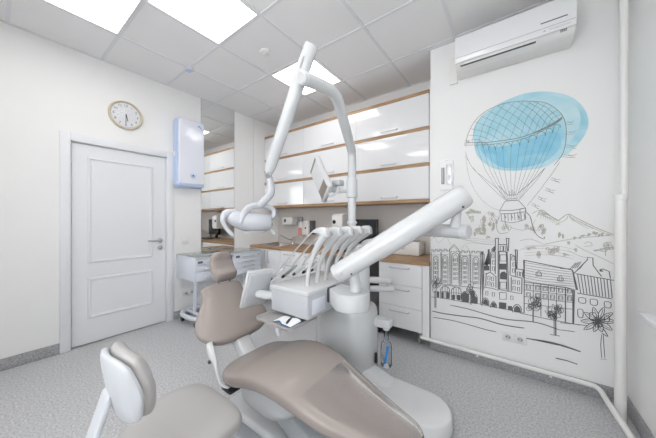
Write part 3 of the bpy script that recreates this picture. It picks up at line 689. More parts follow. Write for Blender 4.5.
(6,0,0.169,0.752,0.169,0.499),
(5,0,0.213,0.749,0.213,0.498),
(5,0,0.259,0.748,0.259,0.495),
(9,0,0.308,0.747,0.308,0.488),
(7,0,0.35,0.739,0.35,0.488),
(5,0,0.067,0.733,0.308,0.731,0.35,0.734),
(5,0,0.067,0.689,0.308,0.691,0.35,0.694),
(5,0,0.067,0.635,0.308,0.64,0.35,0.644),
(5,0,0.067,0.581,0.308,0.59,0.35,0.594),
(6,0,0.08,0.73,0.106,0.734,0.106,0.7,0.08,0.696,0.08,0.73),
(3.5,0,0.086,0.723,0.1,0.726,0.1,0.707,0.086,0.705,0.086,0.723),
(6,0,0.08,0.668,0.106,0.673,0.106,0.639,0.08,0.634,0.08,0.668),
(3.5,0,0.086,0.662,0.1,0.664,0.1,0.646,0.086,0.643,0.086,0.662),
(6,0,0.137,0.733,0.163,0.737,0.163,0.704,0.137,0.7,0.137,0.733),
(3.5,0,0.143,0.726,0.157,0.729,0.157,0.71,0.143,0.708,0.143,0.726),
(6,0,0.137,0.672,0.163,0.677,0.163,0.643,0.137,0.639,0.137,0.672),
(3.5,0,0.143,0.666,0.157,0.668,0.157,0.65,0.143,0.647,0.143,0.666),
(6,0,0.181,0.734,0.206,0.738,0.206,0.705,0.181,0.701,0.181,0.734),
(3.5,0,0.187,0.727,0.2,0.73,0.2,0.712,0.187,0.709,0.187,0.727),
(6,0,0.181,0.674,0.206,0.678,0.206,0.646,0.181,0.641,0.181,0.674),
(3.5,0,0.187,0.667,0.2,0.67,0.2,0.652,0.187,0.649,0.187,0.667),
(6,0,0.224,0.735,0.248,0.739,0.248,0.706,0.224,0.702,0.224,0.735),
(3.5,0,0.229,0.728,0.243,0.73,0.243,0.713,0.229,0.711,0.229,0.728),
(6,0,0.224,0.676,0.248,0.68,0.248,0.648,0.224,0.643,0.224,0.676),
(3.5,0,0.229,0.669,0.243,0.672,0.243,0.654,0.229,0.651,0.229,0.669),
(6,0,0.27,0.736,0.294,0.74,0.294,0.708,0.27,0.704,0.27,0.736),
(3.5,0,0.275,0.73,0.288,0.732,0.288,0.715,0.275,0.712,0.275,0.73),
(6,0,0.27,0.678,0.294,0.682,0.294,0.65,0.27,0.646,0.27,0.678),
(3.5,0,0.275,0.672,0.288,0.674,0.288,0.657,0.275,0.654,0.275,0.672),
(6,0,0.319,0.739,0.342,0.742,0.342,0.711,0.319,0.707,0.319,0.739),
(3.5,0,0.324,0.732,0.337,0.734,0.337,0.717,0.324,0.715,0.324,0.732),
(6,0,0.319,0.681,0.342,0.685,0.342,0.654,0.319,0.65,0.319,0.681),
(3.5,0,0.324,0.675,0.337,0.677,0.337,0.66,0.324,0.658,0.324,0.675),
(6,0,0.04,0.497,0.206,0.489,0.351,0.487,0.386,0.487),
(4.5,1,0.113,0.56,0.114,0.589,0.137,0.601,0.149,0.579,0.132,0.555,0.089,0.563,0.106,0.581,0.123,0.568,0.114,0.544,0.093,0.543,0.129,0.581,0.122,0.555,0.1,0.551,0.094,0.576,0.114,0.592,0.107,0.611,0.112,0.642,0.138,0.65,0.147,0.623,0.126,0.6,0.097,0.564,0.113,0.556,0.108,0.534,0.089,0.529,0.084,0.55,0.141,0.579,0.16,0.568,0.153,0.542,0.131,0.538,0.125,0.562,0.174,0.574,0.155,0.551,0.134,0.564,0.143,0.593,0.168,0.596,0.133,0.619,0.127,0.59,0.102,0.584,0.094,0.611,0.115,0.63,0.166,0.601,0.16,0.574,0.138,0.569,0.132,0.593,0.151,0.611,0.117,0.575,0.116,0.597,0.134,0.608,0.145,0.591,0.132,0.572),
(4.5,1,0.159,0.641,0.16,0.621,0.148,0.611,0.14,0.626,0.148,0.643,0.154,0.612,0.143,0.622,0.148,0.642,0.161,0.643,0.164,0.623,0.149,0.611,0.133,0.611,0.131,0.633,0.145,0.645,0.155,0.63,0.151,0.584,0.149,0.601,0.16,0.61,0.168,0.599,0.161,0.583,0.161,0.574,0.152,0.583,0.156,0.602,0.169,0.602,0.171,0.583,0.163,0.595,0.167,0.582,0.16,0.57,0.15,0.576,0.153,0.592),
(4.5,1,0.229,0.497,0.226,0.517,0.242,0.53,0.253,0.516,0.243,0.496,0.259,0.611,0.266,0.589,0.249,0.571,0.233,0.584,0.242,0.608,0.261,0.503,0.246,0.518,0.256,0.542,0.276,0.54,0.277,0.515,0.217,0.52,0.22,0.548,0.242,0.556,0.25,0.533,0.233,0.512,0.203,0.574,0.228,0.575,0.231,0.547,0.209,0.53,0.193,0.55,0.248,0.538,0.252,0.512,0.232,0.495,0.217,0.512,0.23,0.538,0.215,0.507,0.204,0.53,0.221,0.553,0.241,0.542,0.235,0.514,0.237,0.541,0.247,0.523,0.234,0.502,0.216,0.509,0.22,0.534,0.218,0.543,0.238,0.559,0.252,0.543,0.241,0.518,0.22,0.521,0.267,0.556,0.271,0.581,0.291,0.587,0.297,0.566,0.281,0.548),
(4.5,1,0.247,0.575,0.246,0.594,0.258,0.603,0.266,0.589,0.258,0.572,0.276,0.614,0.288,0.607,0.286,0.586,0.272,0.581,0.267,0.6,0.277,0.566,0.264,0.569,0.264,0.592,0.278,0.6,0.285,0.582,0.278,0.544,0.269,0.551,0.273,0.567,0.283,0.568,0.285,0.553,0.252,0.562,0.249,0.579,0.258,0.591,0.267,0.58,0.262,0.563,0.261,0.566,0.265,0.585,0.277,0.587,0.28,0.569,0.269,0.558),
(5,0,0.12,0.546,0.12,0.442),
(5,0,0.124,0.546,0.124,0.443),
(5,0,0.244,0.528,0.246,0.374),
(5,0,0.25,0.529,0.253,0.376),
(5,0,0.255,0.53,0.257,0.377),
(6,0,0.223,0.375,0.277,0.378),
(7,0,0.353,0.855,0.425,0.966,0.422,0.981,0.45,0.979,0.452,0.926,0.493,0.853),
(7,0,0.279,0.885,0.333,0.887,0.349,0.871,0.373,0.739),
(7,0,0.363,0.856,0.556,0.834),
(7,0,0.371,0.716,0.541,0.706),
(7,0,0.357,0.736,0.352,0.487),
(5,0,0.347,0.734,0.347,0.491),
(6,0,0.373,0.852,0.389,0.719),
(6,0,0.39,0.85,0.405,0.719),
(6,0,0.407,0.848,0.421,0.718),
(6,0,0.424,0.847,0.437,0.717),
(6,0,0.44,0.845,0.452,0.716),
(6,0,0.456,0.843,0.468,0.715),
(6,0,0.472,0.841,0.483,0.715),
(6,0,0.488,0.84,0.498,0.714),
(6,0,0.504,0.838,0.513,0.713),
(6,0,0.519,0.836,0.528,0.712),
(6,0,0.535,0.835,0.543,0.712),
(5,0,0.333,0.887,0.363,0.935),
(5,0,0.345,0.891,0.372,0.938),
(5,0,0.357,0.894,0.381,0.942),
(5,0,0.369,0.897,0.39,0.946),
(5,0,0.375,0.885,0.41,0.943),
(5,0,0.38,0.891,0.41,0.943),
(5,0,0.385,0.897,0.41,0.943),
(7,0,0.487,0.898,0.497,0.907,0.511,0.901,0.529,0.893,0.535,0.844),
(5,1,0.494,0.888,0.492,0.892,0.495,0.895,0.499,0.893,0.497,0.889,0.485,0.895,0.485,0.899,0.489,0.901,0.491,0.897,0.488,0.893,0.487,0.901,0.49,0.902,0.492,0.898,0.489,0.896,0.486,0.898,0.484,0.891,0.487,0.894,0.49,0.892,0.489,0.888,0.485,0.888),
(6,1,0.379,0.685,0.412,0.685,0.412,0.651,0.381,0.651,0.379,0.685),
(6,1,0.437,0.685,0.47,0.686,0.47,0.648,0.44,0.648,0.437,0.685),
(6,1,0.506,0.68,0.535,0.681,0.535,0.644,0.509,0.644,0.506,0.68),
(6,1,0.373,0.6,0.399,0.6,0.399,0.547,0.376,0.547,0.373,0.6),
(6,1,0.435,0.588,0.465,0.589,0.465,0.541,0.437,0.54,0.435,0.588),
(6,1,0.506,0.582,0.528,0.582,0.528,0.546,0.509,0.546,0.506,0.582),
(6,0,0.279,0.478,0.36,0.487,0.425,0.492),
(6,1,0.477,0.537,0.517,0.53,0.56,0.554,0.521,0.564,0.477,0.537),
(4,1,0.477,0.537,0.525,0.546,0.548,0.554),
(6,1,0.477,0.537,0.502,0.501,0.543,0.491,0.52,0.529,0.477,0.537),
(4,1,0.477,0.537,0.514,0.509,0.535,0.5),
(6,1,0.477,0.537,0.474,0.495,0.495,0.466,0.5,0.509,0.477,0.537),
(4,1,0.477,0.537,0.486,0.496,0.494,0.477),
(6,1,0.477,0.537,0.455,0.501,0.455,0.457,0.48,0.493,0.477,0.537),
(4,1,0.477,0.537,0.463,0.492,0.46,0.468),
(6,1,0.477,0.537,0.436,0.511,0.405,0.46,0.449,0.484,0.477,0.537),
(4,1,0.477,0.537,0.436,0.494,0.417,0.469),
(6,1,0.477,0.537,0.436,0.544,0.39,0.519,0.432,0.509,0.477,0.537),
(4,1,0.477,0.537,0.428,0.528,0.403,0.519),
(6,1,0.477,0.537,0.452,0.574,0.408,0.585,0.433,0.545,0.477,0.537),
(4,1,0.477,0.537,0.439,0.566,0.417,0.576),
(6,1,0.477,0.537,0.477,0.589,0.453,0.632,0.45,0.578,0.477,0.537),
(4,1,0.477,0.537,0.464,0.592,0.455,0.617),
(6,1,0.477,0.537,0.502,0.585,0.505,0.641,0.478,0.594,0.477,0.537),
(4,1,0.477,0.537,0.494,0.596,0.499,0.627),
(6,1,0.477,0.537,0.517,0.562,0.546,0.611,0.505,0.589,0.477,0.537),
(4,1,0.477,0.537,0.517,0.579,0.535,0.602),
(5,1,0.464,0.515,0.477,0.521,0.482,0.507,0.473,0.493,0.462,0.5,0.466,0.543,0.463,0.529,0.453,0.527,0.451,0.54,0.46,0.549,0.469,0.518,0.462,0.507,0.454,0.512,0.456,0.525,0.466,0.527,0.486,0.526,0.494,0.519,0.49,0.506,0.48,0.505,0.478,0.518,0.481,0.524,0.494,0.526,0.497,0.509,0.485,0.498,0.476,0.51,0.505,0.545,0.495,0.532,0.484,0.539,0.488,0.557,0.502,0.558),
(5,1,0.494,0.452,0.489,0.371,0.494,0.281),
(5,1,0.501,0.454,0.504,0.375,0.509,0.286),
(4,1,0.487,0.275,0.518,0.282),
(7,1,0.499,0.497,0.523,0.442,0.493,0.46),
(11,1,-0.635,0.368,-0.527,0.366,-0.359,0.379,-0.234,0.39,-0.104,0.376,-0.008,0.377,0.069,0.384),
(8,1,-0.626,0.309,-0.458,0.319,-0.296,0.311,-0.19,0.303,-0.118,0.305),
(9,1,-0.475,0.456,-0.327,0.452,-0.175,0.433,-0.049,0.425,0.095,0.444,0.18,0.443,0.279,0.422),
(11,1,0.078,0.306,0.168,0.308,0.279,0.308),
(9,1,0.279,0.308,0.333,0.302,0.389,0.294),
(6,1,0.279,0.425,0.32,0.428,0.36,0.432),
(9,0,0.254,0.205,0.318,0.206,0.372,0.199),
(11,1,0.08,0.304,0.237,0.317,0.388,0.297),
]
INK_LAND = [
(6,1,0.145,1.269,0.17,1.326,0.207,1.297,0.244,1.258,0.269,1.244,0.295,1.269,0.324,1.291,0.358,1.268,0.387,1.248,0.452,1.203,0.496,1.176,0.548,1.149),
(4,1,0.324,1.289,0.349,1.255,0.396,1.229,0.452,1.184),
(4,1,0.17,1.323,0.186,1.283,0.239,1.255),
(5,1,0.175,1.314,0.218,1.283,0.264,1.248),
(4,1,0.324,1.282,0.31,1.248,0.274,1.225,0.254,1.207),
(3,1,0.329,1.268,0.387,1.215,0.433,1.183),
(3,1,0.142,1.255,0.12,1.212,0.137,1.176),
(5,1,0.186,1.058,0.259,1.083,0.339,1.107,0.396,1.121,0.478,1.133,0.552,1.146),
(4,1,0.04,1.079,0.109,1.096,0.186,1.058),
(4,1,0.358,1.068,0.406,1.032,0.478,0.992,0.556,0.943),
(3,1,0.319,1.025,0.377,0.99,0.424,0.974),
(3,1,0.04,1.005,0.086,1.03,0.142,1.041,0.207,1.045),
(3,1,0.196,0.988,0.259,0.98,0.319,0.969),
(4,1,0.406,1.078,0.433,1.092,0.447,1.067,0.406,1.058),
(5,1,0.522,1.06,0.507,1.059,0.503,1.068,0.516,1.073,0.527,1.067,0.532,1.077,0.545,1.07,0.537,1.06,0.519,1.061,0.518,1.072,0.514,1.072,0.502,1.078,0.509,1.087,0.525,1.086,0.526,1.076,0.527,1.071,0.527,1.063,0.515,1.059,0.507,1.066,0.515,1.073,0.532,1.078,0.515,1.08,0.514,1.091,0.531,1.095,0.54,1.087),
(5,1,0.51,1.042,0.52,1.035,0.506,1.028,0.489,1.031,0.494,1.039,0.511,1.054,0.53,1.055,0.535,1.048,0.52,1.043,0.506,1.047,0.512,1.043,0.496,1.039,0.485,1.044,0.495,1.051,0.512,1.049,0.538,1.047,0.527,1.052,0.537,1.059,0.554,1.058,0.553,1.05,0.541,1.06,0.551,1.054,0.537,1.046,0.519,1.049,0.524,1.058),
(5,1,0.45,1.154,0.451,1.164,0.457,1.165,0.46,1.157,0.455,1.151,0.471,1.149,0.466,1.142,0.46,1.148,0.463,1.158,0.47,1.157,0.467,1.155,0.47,1.161,0.475,1.158,0.474,1.15,0.469,1.149,0.458,1.148,0.451,1.151,0.451,1.161,0.458,1.165,0.462,1.156,0.458,1.147,0.453,1.153,0.456,1.161,0.462,1.16,0.463,1.15),
(5,1,0.419,1.138,0.423,1.14,0.427,1.138,0.426,1.134,0.421,1.134,0.432,1.142,0.428,1.143,0.429,1.147,0.433,1.147,0.435,1.144,0.428,1.146,0.426,1.15,0.429,1.153,0.433,1.151,0.432,1.147,0.43,1.14,0.434,1.14,0.435,1.137,0.431,1.135,0.428,1.138,0.441,1.15,0.44,1.145,0.434,1.144,0.432,1.149,0.437,1.152),
(5,1,0.406,1.141,0.41,1.138,0.409,1.133,0.403,1.133,0.401,1.138,0.394,1.136,0.398,1.132,0.395,1.128,0.39,1.129,0.39,1.134,0.403,1.13,0.398,1.13,0.396,1.134,0.4,1.137,0.404,1.134,0.398,1.131,0.395,1.127,0.391,1.129,0.392,1.133,0.396,1.134,0.402,1.132,0.4,1.137,0.405,1.14,0.409,1.137,0.407,1.132),
(5,1,0.492,1.142,0.492,1.147,0.497,1.148,0.5,1.144,0.496,1.14,0.498,1.142,0.495,1.142,0.494,1.146,0.497,1.148,0.5,1.145,0.492,1.149,0.493,1.152,0.497,1.151,0.497,1.148,0.494,1.147,0.493,1.138,0.495,1.141,0.499,1.14,0.498,1.136,0.495,1.136,0.493,1.15,0.495,1.155,0.5,1.155,0.501,1.15,0.496,1.148),
(5,1,0.477,1.135,0.477,1.139,0.48,1.14,0.481,1.137,0.479,1.134,0.475,1.134,0.477,1.138,0.481,1.137,0.481,1.132,0.477,1.13,0.483,1.138,0.48,1.14,0.48,1.143,0.483,1.144,0.485,1.141,0.482,1.134,0.479,1.131,0.477,1.134,0.478,1.137,0.481,1.137,0.48,1.142,0.48,1.147,0.484,1.149,0.487,1.145,0.484,1.141),
(5,1,0.278,1.148,0.281,1.142,0.281,1.128,0.277,1.126,0.276,1.139,0.274,1.133,0.275,1.122,0.272,1.115,0.27,1.122,0.271,1.132,0.278,1.146,0.281,1.147,0.282,1.136,0.279,1.129,0.277,1.136,0.273,1.144,0.275,1.155,0.279,1.149,0.278,1.135,0.274,1.133,0.273,1.148,0.274,1.136,0.271,1.132,0.269,1.141,0.271,1.151),
(5,1,0.298,1.129,0.298,1.115,0.295,1.113,0.293,1.126,0.296,1.135,0.296,1.118,0.293,1.116,0.292,1.128,0.294,1.137,0.296,1.129,0.299,1.119,0.297,1.119,0.297,1.129,0.299,1.133,0.3,1.126,0.294,1.141,0.294,1.128,0.291,1.124,0.29,1.134,0.292,1.144,0.297,1.12,0.295,1.109,0.292,1.115,0.293,1.129,0.296,1.13),
(5,1,0.189,1.176,0.194,1.163,0.192,1.143,0.185,1.145,0.183,1.166,0.194,1.151,0.187,1.157,0.187,1.18,0.195,1.185,0.198,1.166,0.182,1.186,0.188,1.174,0.186,1.152,0.179,1.153,0.177,1.175,0.181,1.142,0.178,1.132,0.173,1.14,0.175,1.155,0.18,1.154,0.173,1.172,0.18,1.181,0.185,1.164,0.181,1.146,0.174,1.153),
(5,1,0.221,1.017,0.228,1.026,0.24,1.023,0.239,1.012,0.226,1.01,0.252,1.022,0.24,1.017,0.232,1.025,0.239,1.034,0.252,1.031,0.207,1.019,0.199,1.027,0.207,1.036,0.219,1.032,0.218,1.022,0.234,1.009,0.221,1.004,0.213,1.012,0.222,1.022,0.235,1.018,0.225,1.016,0.232,1.025,0.245,1.023,0.244,1.012,0.231,1.008),
(5,1,0.259,1.012,0.252,1.003,0.247,1.014,0.251,1.03,0.258,1.026,0.27,1.048,0.274,1.037,0.27,1.026,0.264,1.031,0.265,1.045,0.256,1.025,0.259,1.013,0.254,1.005,0.249,1.012,0.251,1.025,0.264,1.007,0.261,1.02,0.266,1.031,0.272,1.023,0.27,1.008,0.259,1.034,0.254,1.021,0.247,1.027,0.248,1.044,0.255,1.047),
(5,1,0.232,1.001,0.245,1,0.246,0.992,0.233,0.988,0.226,0.994,0.24,1.011,0.247,1.005,0.239,0.999,0.228,1.002,0.23,1.009,0.219,0.998,0.235,1.002,0.243,0.995,0.233,0.986,0.218,0.99,0.242,1.021,0.244,1.014,0.233,1.01,0.225,1.015,0.232,1.022,0.225,1.007,0.23,1.001,0.221,0.995,0.211,0.998,0.215,1.006),
(5,1,0.161,0.983,0.152,0.981,0.15,0.995,0.156,1.003,0.163,0.995,0.16,0.978,0.151,0.975,0.147,0.99,0.154,1,0.162,0.991,0.162,0.954,0.153,0.956,0.152,0.972,0.16,0.979,0.166,0.967,0.158,0.97,0.154,0.984,0.161,0.993,0.168,0.985,0.165,0.971,0.155,0.984,0.155,0.97,0.147,0.965,0.143,0.977,0.149,0.987),
(5,0,0.512,1.039,0.512,0.999),
(2.5,1,0.164,1.306,0.171,1.283,0.164,1.258),
(2.5,1,0.177,1.299,0.184,1.275,0.179,1.251),
(2.5,1,0.19,1.292,0.196,1.266,0.194,1.244),
(2.5,1,0.203,1.284,0.209,1.258,0.209,1.237),
(2.5,1,0.216,1.277,0.222,1.249,0.224,1.23),
(2.5,1,0.228,1.27,0.234,1.241,0.239,1.223),
(2.5,1,0.241,1.263,0.247,1.233,0.253,1.216),
(2.5,1,0.253,1.256,0.259,1.225,0.267,1.21),
(2.5,1,0.265,1.249,0.271,1.217,0.282,1.203),
(2.5,1,0.329,1.279,0.341,1.252,0.358,1.231),
(2.5,1,0.347,1.267,0.359,1.242,0.376,1.223),
(2.5,1,0.364,1.255,0.377,1.231,0.393,1.215),
(2.5,1,0.381,1.243,0.395,1.221,0.409,1.208),
(2.5,1,0.398,1.231,0.413,1.21,0.426,1.2),
(2.5,1,0.415,1.22,0.431,1.2,0.443,1.193),
(2.5,1,0.432,1.208,0.448,1.19,0.459,1.185),
(2.5,1,0.448,1.197,0.465,1.18,0.475,1.178),
(2.5,1,0.464,1.185,0.482,1.17,0.491,1.171),
(2.5,1,0.48,1.174,0.499,1.161,0.507,1.164),
(2.5,1,0.496,1.163,0.515,1.151,0.522,1.156),
(2.5,1,0.512,1.152,0.532,1.142,0.538,1.149),
(2.5,1,0.064,1.036,0.175,1.052,0.29,1.048,0.358,1.028),
(2.5,1,0.064,1.01,0.175,1.026,0.29,1.023,0.358,1.004),
(2.5,1,0.064,0.983,0.175,1.001,0.29,0.999,0.358,0.98),
(2.5,1,0.064,0.96,0.175,0.978,0.29,0.977,0.358,0.959),
(2.5,1,-0.356,1.073,-0.285,1.085,-0.216,1.076,-0.117,1.075),
(2.5,1,-0.356,1.056,-0.285,1.068,-0.216,1.059,-0.117,1.059),
(2.5,1,-0.356,1.032,-0.285,1.045,-0.216,1.037,-0.117,1.037),
(4,1,0.114,1.16,0.108,1.165,0.113,1.171,0.121,1.169,0.121,1.162,0.114,1.183,0.121,1.176,0.114,1.169,0.103,1.172,0.105,1.18,0.12,1.182,0.108,1.182,0.105,1.19,0.115,1.195,0.123,1.189,0.105,1.184,0.105,1.177,0.095,1.174,0.09,1.181,0.097,1.187),
(4,1,0.357,1.124,0.36,1.125,0.362,1.122,0.359,1.12,0.356,1.121,0.356,1.124,0.359,1.121,0.356,1.117,0.352,1.119,0.353,1.123,0.353,1.109,0.357,1.111,0.359,1.108,0.357,1.105,0.353,1.106,0.364,1.116,0.361,1.117,0.361,1.121,0.365,1.122,0.366,1.118),
(4,1,0.387,1.118,0.388,1.114,0.384,1.112,0.381,1.115,0.383,1.119,0.383,1.114,0.38,1.117,0.382,1.121,0.386,1.12,0.386,1.116,0.384,1.12,0.386,1.122,0.389,1.121,0.388,1.118,0.385,1.118,0.387,1.126,0.387,1.123,0.384,1.122,0.382,1.125,0.385,1.127),
(4,1,0.523,1.146,0.522,1.144,0.519,1.144,0.518,1.146,0.52,1.148,0.528,1.142,0.526,1.144,0.528,1.147,0.532,1.146,0.531,1.143,0.527,1.144,0.527,1.141,0.524,1.14,0.522,1.142,0.525,1.145,0.527,1.145,0.525,1.146,0.525,1.149,0.528,1.149,0.529,1.147),
(4,1,0.326,1.074,0.33,1.072,0.328,1.068,0.322,1.068,0.321,1.072,0.325,1.081,0.319,1.085,0.322,1.09,0.33,1.09,0.331,1.084,0.329,1.08,0.325,1.077,0.32,1.079,0.322,1.083,0.327,1.083,0.332,1.078,0.33,1.074,0.325,1.074,0.323,1.078,0.328,1.08),
(4,1,0.364,1.024,0.37,1.023,0.369,1.017,0.363,1.016,0.36,1.02,0.36,1.041,0.366,1.04,0.367,1.034,0.36,1.031,0.357,1.036,0.354,1.032,0.359,1.036,0.364,1.033,0.363,1.028,0.356,1.027,0.358,1.027,0.361,1.033,0.368,1.032,0.368,1.027,0.362,1.024),
(4,1,0.475,1.031,0.468,1.034,0.471,1.039,0.479,1.039,0.48,1.034,0.459,1.027,0.455,1.032,0.46,1.036,0.467,1.034,0.465,1.029,0.466,1.035,0.468,1.032,0.463,1.029,0.459,1.031,0.461,1.035,0.485,1.034,0.479,1.034,0.478,1.037,0.483,1.039,0.487,1.037),
(4,1,0.112,1.034,0.12,1.038,0.128,1.036,0.125,1.03,0.115,1.03,0.093,1.026,0.099,1.022,0.093,1.018,0.084,1.019,0.085,1.024,0.136,1.03,0.136,1.023,0.123,1.02,0.116,1.026,0.125,1.032,0.084,1.018,0.096,1.022,0.105,1.018,0.099,1.011,0.086,1.012),
(4,1,0.316,0.983,0.311,0.987,0.316,0.991,0.325,0.99,0.324,0.985,0.308,0.996,0.302,0.993,0.295,0.995,0.298,1,0.306,1,0.3,0.996,0.309,0.998,0.312,0.993,0.305,0.989,0.298,0.992,0.302,0.979,0.298,0.983,0.304,0.987,0.311,0.985,0.309,0.98),
(4,1,-0.286,1.283,-0.284,1.264,-0.289,1.253,-0.294,1.266,-0.291,1.284,-0.303,1.266,-0.299,1.28,-0.294,1.273,-0.295,1.255,-0.3,1.253,-0.289,1.255,-0.285,1.252,-0.285,1.238,-0.289,1.234,-0.291,1.245,-0.301,1.228,-0.305,1.238,-0.304,1.255,-0.298,1.254,-0.297,1.237),
(4,1,-0.271,1.125,-0.27,1.111,-0.276,1.105,-0.281,1.115,-0.277,1.128,-0.276,1.143,-0.271,1.131,-0.276,1.118,-0.283,1.123,-0.283,1.139,-0.282,1.129,-0.274,1.134,-0.27,1.122,-0.275,1.111,-0.282,1.117,-0.271,1.123,-0.277,1.113,-0.283,1.121,-0.281,1.134,-0.273,1.134),
(4,1,-0.118,1.23,-0.117,1.22,-0.121,1.215,-0.124,1.222,-0.122,1.231,-0.12,1.237,-0.121,1.246,-0.117,1.25,-0.114,1.243,-0.116,1.235,-0.115,1.23,-0.116,1.22,-0.121,1.22,-0.122,1.229,-0.118,1.235,-0.119,1.25,-0.115,1.249,-0.114,1.239,-0.118,1.235,-0.121,1.242),
(4,1,-0.176,1.102,-0.184,1.102,-0.185,1.108,-0.178,1.11,-0.173,1.106,-0.17,1.09,-0.176,1.094,-0.172,1.101,-0.163,1.1,-0.162,1.093,-0.18,1.108,-0.175,1.103,-0.181,1.098,-0.188,1.101,-0.187,1.107,-0.193,1.088,-0.189,1.092,-0.183,1.091,-0.183,1.086,-0.19,1.084),
(4,1,-0.31,1.278,-0.309,1.267,-0.315,1.263,-0.319,1.271,-0.315,1.28,-0.308,1.263,-0.31,1.254,-0.316,1.254,-0.317,1.263,-0.312,1.268,-0.314,1.273,-0.314,1.263,-0.32,1.26,-0.323,1.269,-0.319,1.276,-0.322,1.285,-0.329,1.282,-0.332,1.292,-0.327,1.3,-0.321,1.295),
(5,1,-0.335,1.305,-0.345,1.305,-0.347,1.315,-0.338,1.319,-0.331,1.312,-0.328,1.308,-0.329,1.302,-0.336,1.302,-0.339,1.308,-0.333,1.312,-0.332,1.314,-0.33,1.306,-0.339,1.302,-0.345,1.309,-0.34,1.316,-0.323,1.318,-0.316,1.317,-0.316,1.31,-0.323,1.308,-0.327,1.314,-0.318,1.312,-0.325,1.314,-0.325,1.321,-0.318,1.322,-0.314,1.316,-0.319,1.32,-0.321,1.313,-0.329,1.313,-0.331,1.32,-0.324,1.324),
(5,1,-0.299,1.328,-0.315,1.329,-0.317,1.337,-0.303,1.339,-0.292,1.333,-0.296,1.323,-0.28,1.323,-0.277,1.315,-0.29,1.312,-0.301,1.318,-0.294,1.335,-0.279,1.333,-0.277,1.326,-0.291,1.324,-0.301,1.329,-0.302,1.334,-0.312,1.336,-0.312,1.341,-0.301,1.342,-0.296,1.338,-0.294,1.324,-0.285,1.328,-0.273,1.325,-0.275,1.319,-0.289,1.319,-0.31,1.327,-0.296,1.324,-0.299,1.317,-0.315,1.317,-0.32,1.324),
(5,1,-0.24,1.313,-0.25,1.315,-0.247,1.32,-0.236,1.32,-0.232,1.315,-0.265,1.316,-0.271,1.322,-0.26,1.326,-0.249,1.322,-0.253,1.316,-0.258,1.306,-0.273,1.308,-0.274,1.315,-0.259,1.317,-0.251,1.311,-0.255,1.308,-0.263,1.305,-0.273,1.308,-0.27,1.313,-0.258,1.313,-0.233,1.312,-0.233,1.305,-0.247,1.304,-0.254,1.309,-0.244,1.314,-0.259,1.322,-0.247,1.321,-0.247,1.315,-0.259,1.314,-0.265,1.319),
(5,1,-0.215,1.218,-0.213,1.238,-0.208,1.237,-0.207,1.218,-0.211,1.208,-0.208,1.21,-0.212,1.198,-0.216,1.207,-0.214,1.225,-0.21,1.224,-0.202,1.256,-0.208,1.251,-0.21,1.269,-0.206,1.283,-0.201,1.273,-0.215,1.2,-0.213,1.223,-0.206,1.22,-0.205,1.195,-0.211,1.185,-0.203,1.246,-0.199,1.253,-0.196,1.238,-0.199,1.224,-0.203,1.231,-0.209,1.249,-0.214,1.232,-0.219,1.244,-0.218,1.266,-0.211,1.267),
(5,1,-0.21,1.157,-0.214,1.146,-0.219,1.156,-0.217,1.173,-0.211,1.171,-0.202,1.139,-0.206,1.156,-0.202,1.172,-0.195,1.163,-0.196,1.143,-0.21,1.199,-0.204,1.2,-0.202,1.181,-0.208,1.17,-0.213,1.184,-0.216,1.164,-0.223,1.179,-0.22,1.202,-0.211,1.2,-0.21,1.175,-0.212,1.135,-0.214,1.155,-0.208,1.167,-0.202,1.153,-0.206,1.133,-0.195,1.177,-0.202,1.172,-0.205,1.191,-0.2,1.205,-0.194,1.194),
(5,1,-0.231,1.156,-0.244,1.155,-0.249,1.169,-0.238,1.177,-0.228,1.168,-0.252,1.178,-0.247,1.171,-0.252,1.162,-0.26,1.165,-0.26,1.175,-0.246,1.17,-0.236,1.161,-0.24,1.148,-0.253,1.149,-0.256,1.163,-0.254,1.16,-0.263,1.154,-0.27,1.161,-0.266,1.171,-0.256,1.169,-0.277,1.147,-0.274,1.157,-0.264,1.156,-0.262,1.146,-0.271,1.141,-0.247,1.145,-0.243,1.131,-0.254,1.123,-0.264,1.132,-0.259,1.146),
(5,1,-0.152,1.166,-0.149,1.176,-0.144,1.171,-0.144,1.158,-0.15,1.156,-0.142,1.202,-0.142,1.216,-0.136,1.218,-0.134,1.206,-0.138,1.197,-0.139,1.16,-0.145,1.173,-0.141,1.191,-0.133,1.186,-0.133,1.167,-0.136,1.196,-0.144,1.201,-0.143,1.22,-0.136,1.225,-0.132,1.209,-0.128,1.199,-0.133,1.184,-0.141,1.192,-0.139,1.212,-0.131,1.214,-0.143,1.177,-0.143,1.194,-0.136,1.198,-0.133,1.183,-0.138,1.171),
(5,1,-0.217,1.136,-0.202,1.14,-0.194,1.13,-0.204,1.121,-0.218,1.126,-0.233,1.136,-0.246,1.13,-0.258,1.138,-0.25,1.148,-0.235,1.146,-0.235,1.143,-0.224,1.139,-0.227,1.13,-0.24,1.13,-0.243,1.138,-0.242,1.131,-0.23,1.137,-0.221,1.13,-0.227,1.121,-0.24,1.123,-0.2,1.133,-0.201,1.124,-0.213,1.122,-0.218,1.13,-0.209,1.136,-0.222,1.119,-0.221,1.13,-0.206,1.133,-0.199,1.123,-0.21,1.115),
(5,1,-0.17,1.201,-0.163,1.208,-0.154,1.205,-0.155,1.195,-0.165,1.194,-0.162,1.205,-0.172,1.206,-0.173,1.214,-0.164,1.218,-0.158,1.212,-0.179,1.21,-0.171,1.215,-0.164,1.209,-0.168,1.202,-0.177,1.203,-0.17,1.219,-0.159,1.219,-0.156,1.209,-0.166,1.204,-0.174,1.211,-0.163,1.218,-0.168,1.225,-0.161,1.231,-0.153,1.227,-0.156,1.219,-0.163,1.195,-0.168,1.201,-0.162,1.207,-0.155,1.204,-0.156,1.197),
(3,1,-0.64,1.076,-0.518,1.087,-0.375,1.073,-0.25,1.044,-0.15,1.04),
(3,1,-0.199,1.302,-0.166,1.307,-0.117,1.273,-0.093,1.253),
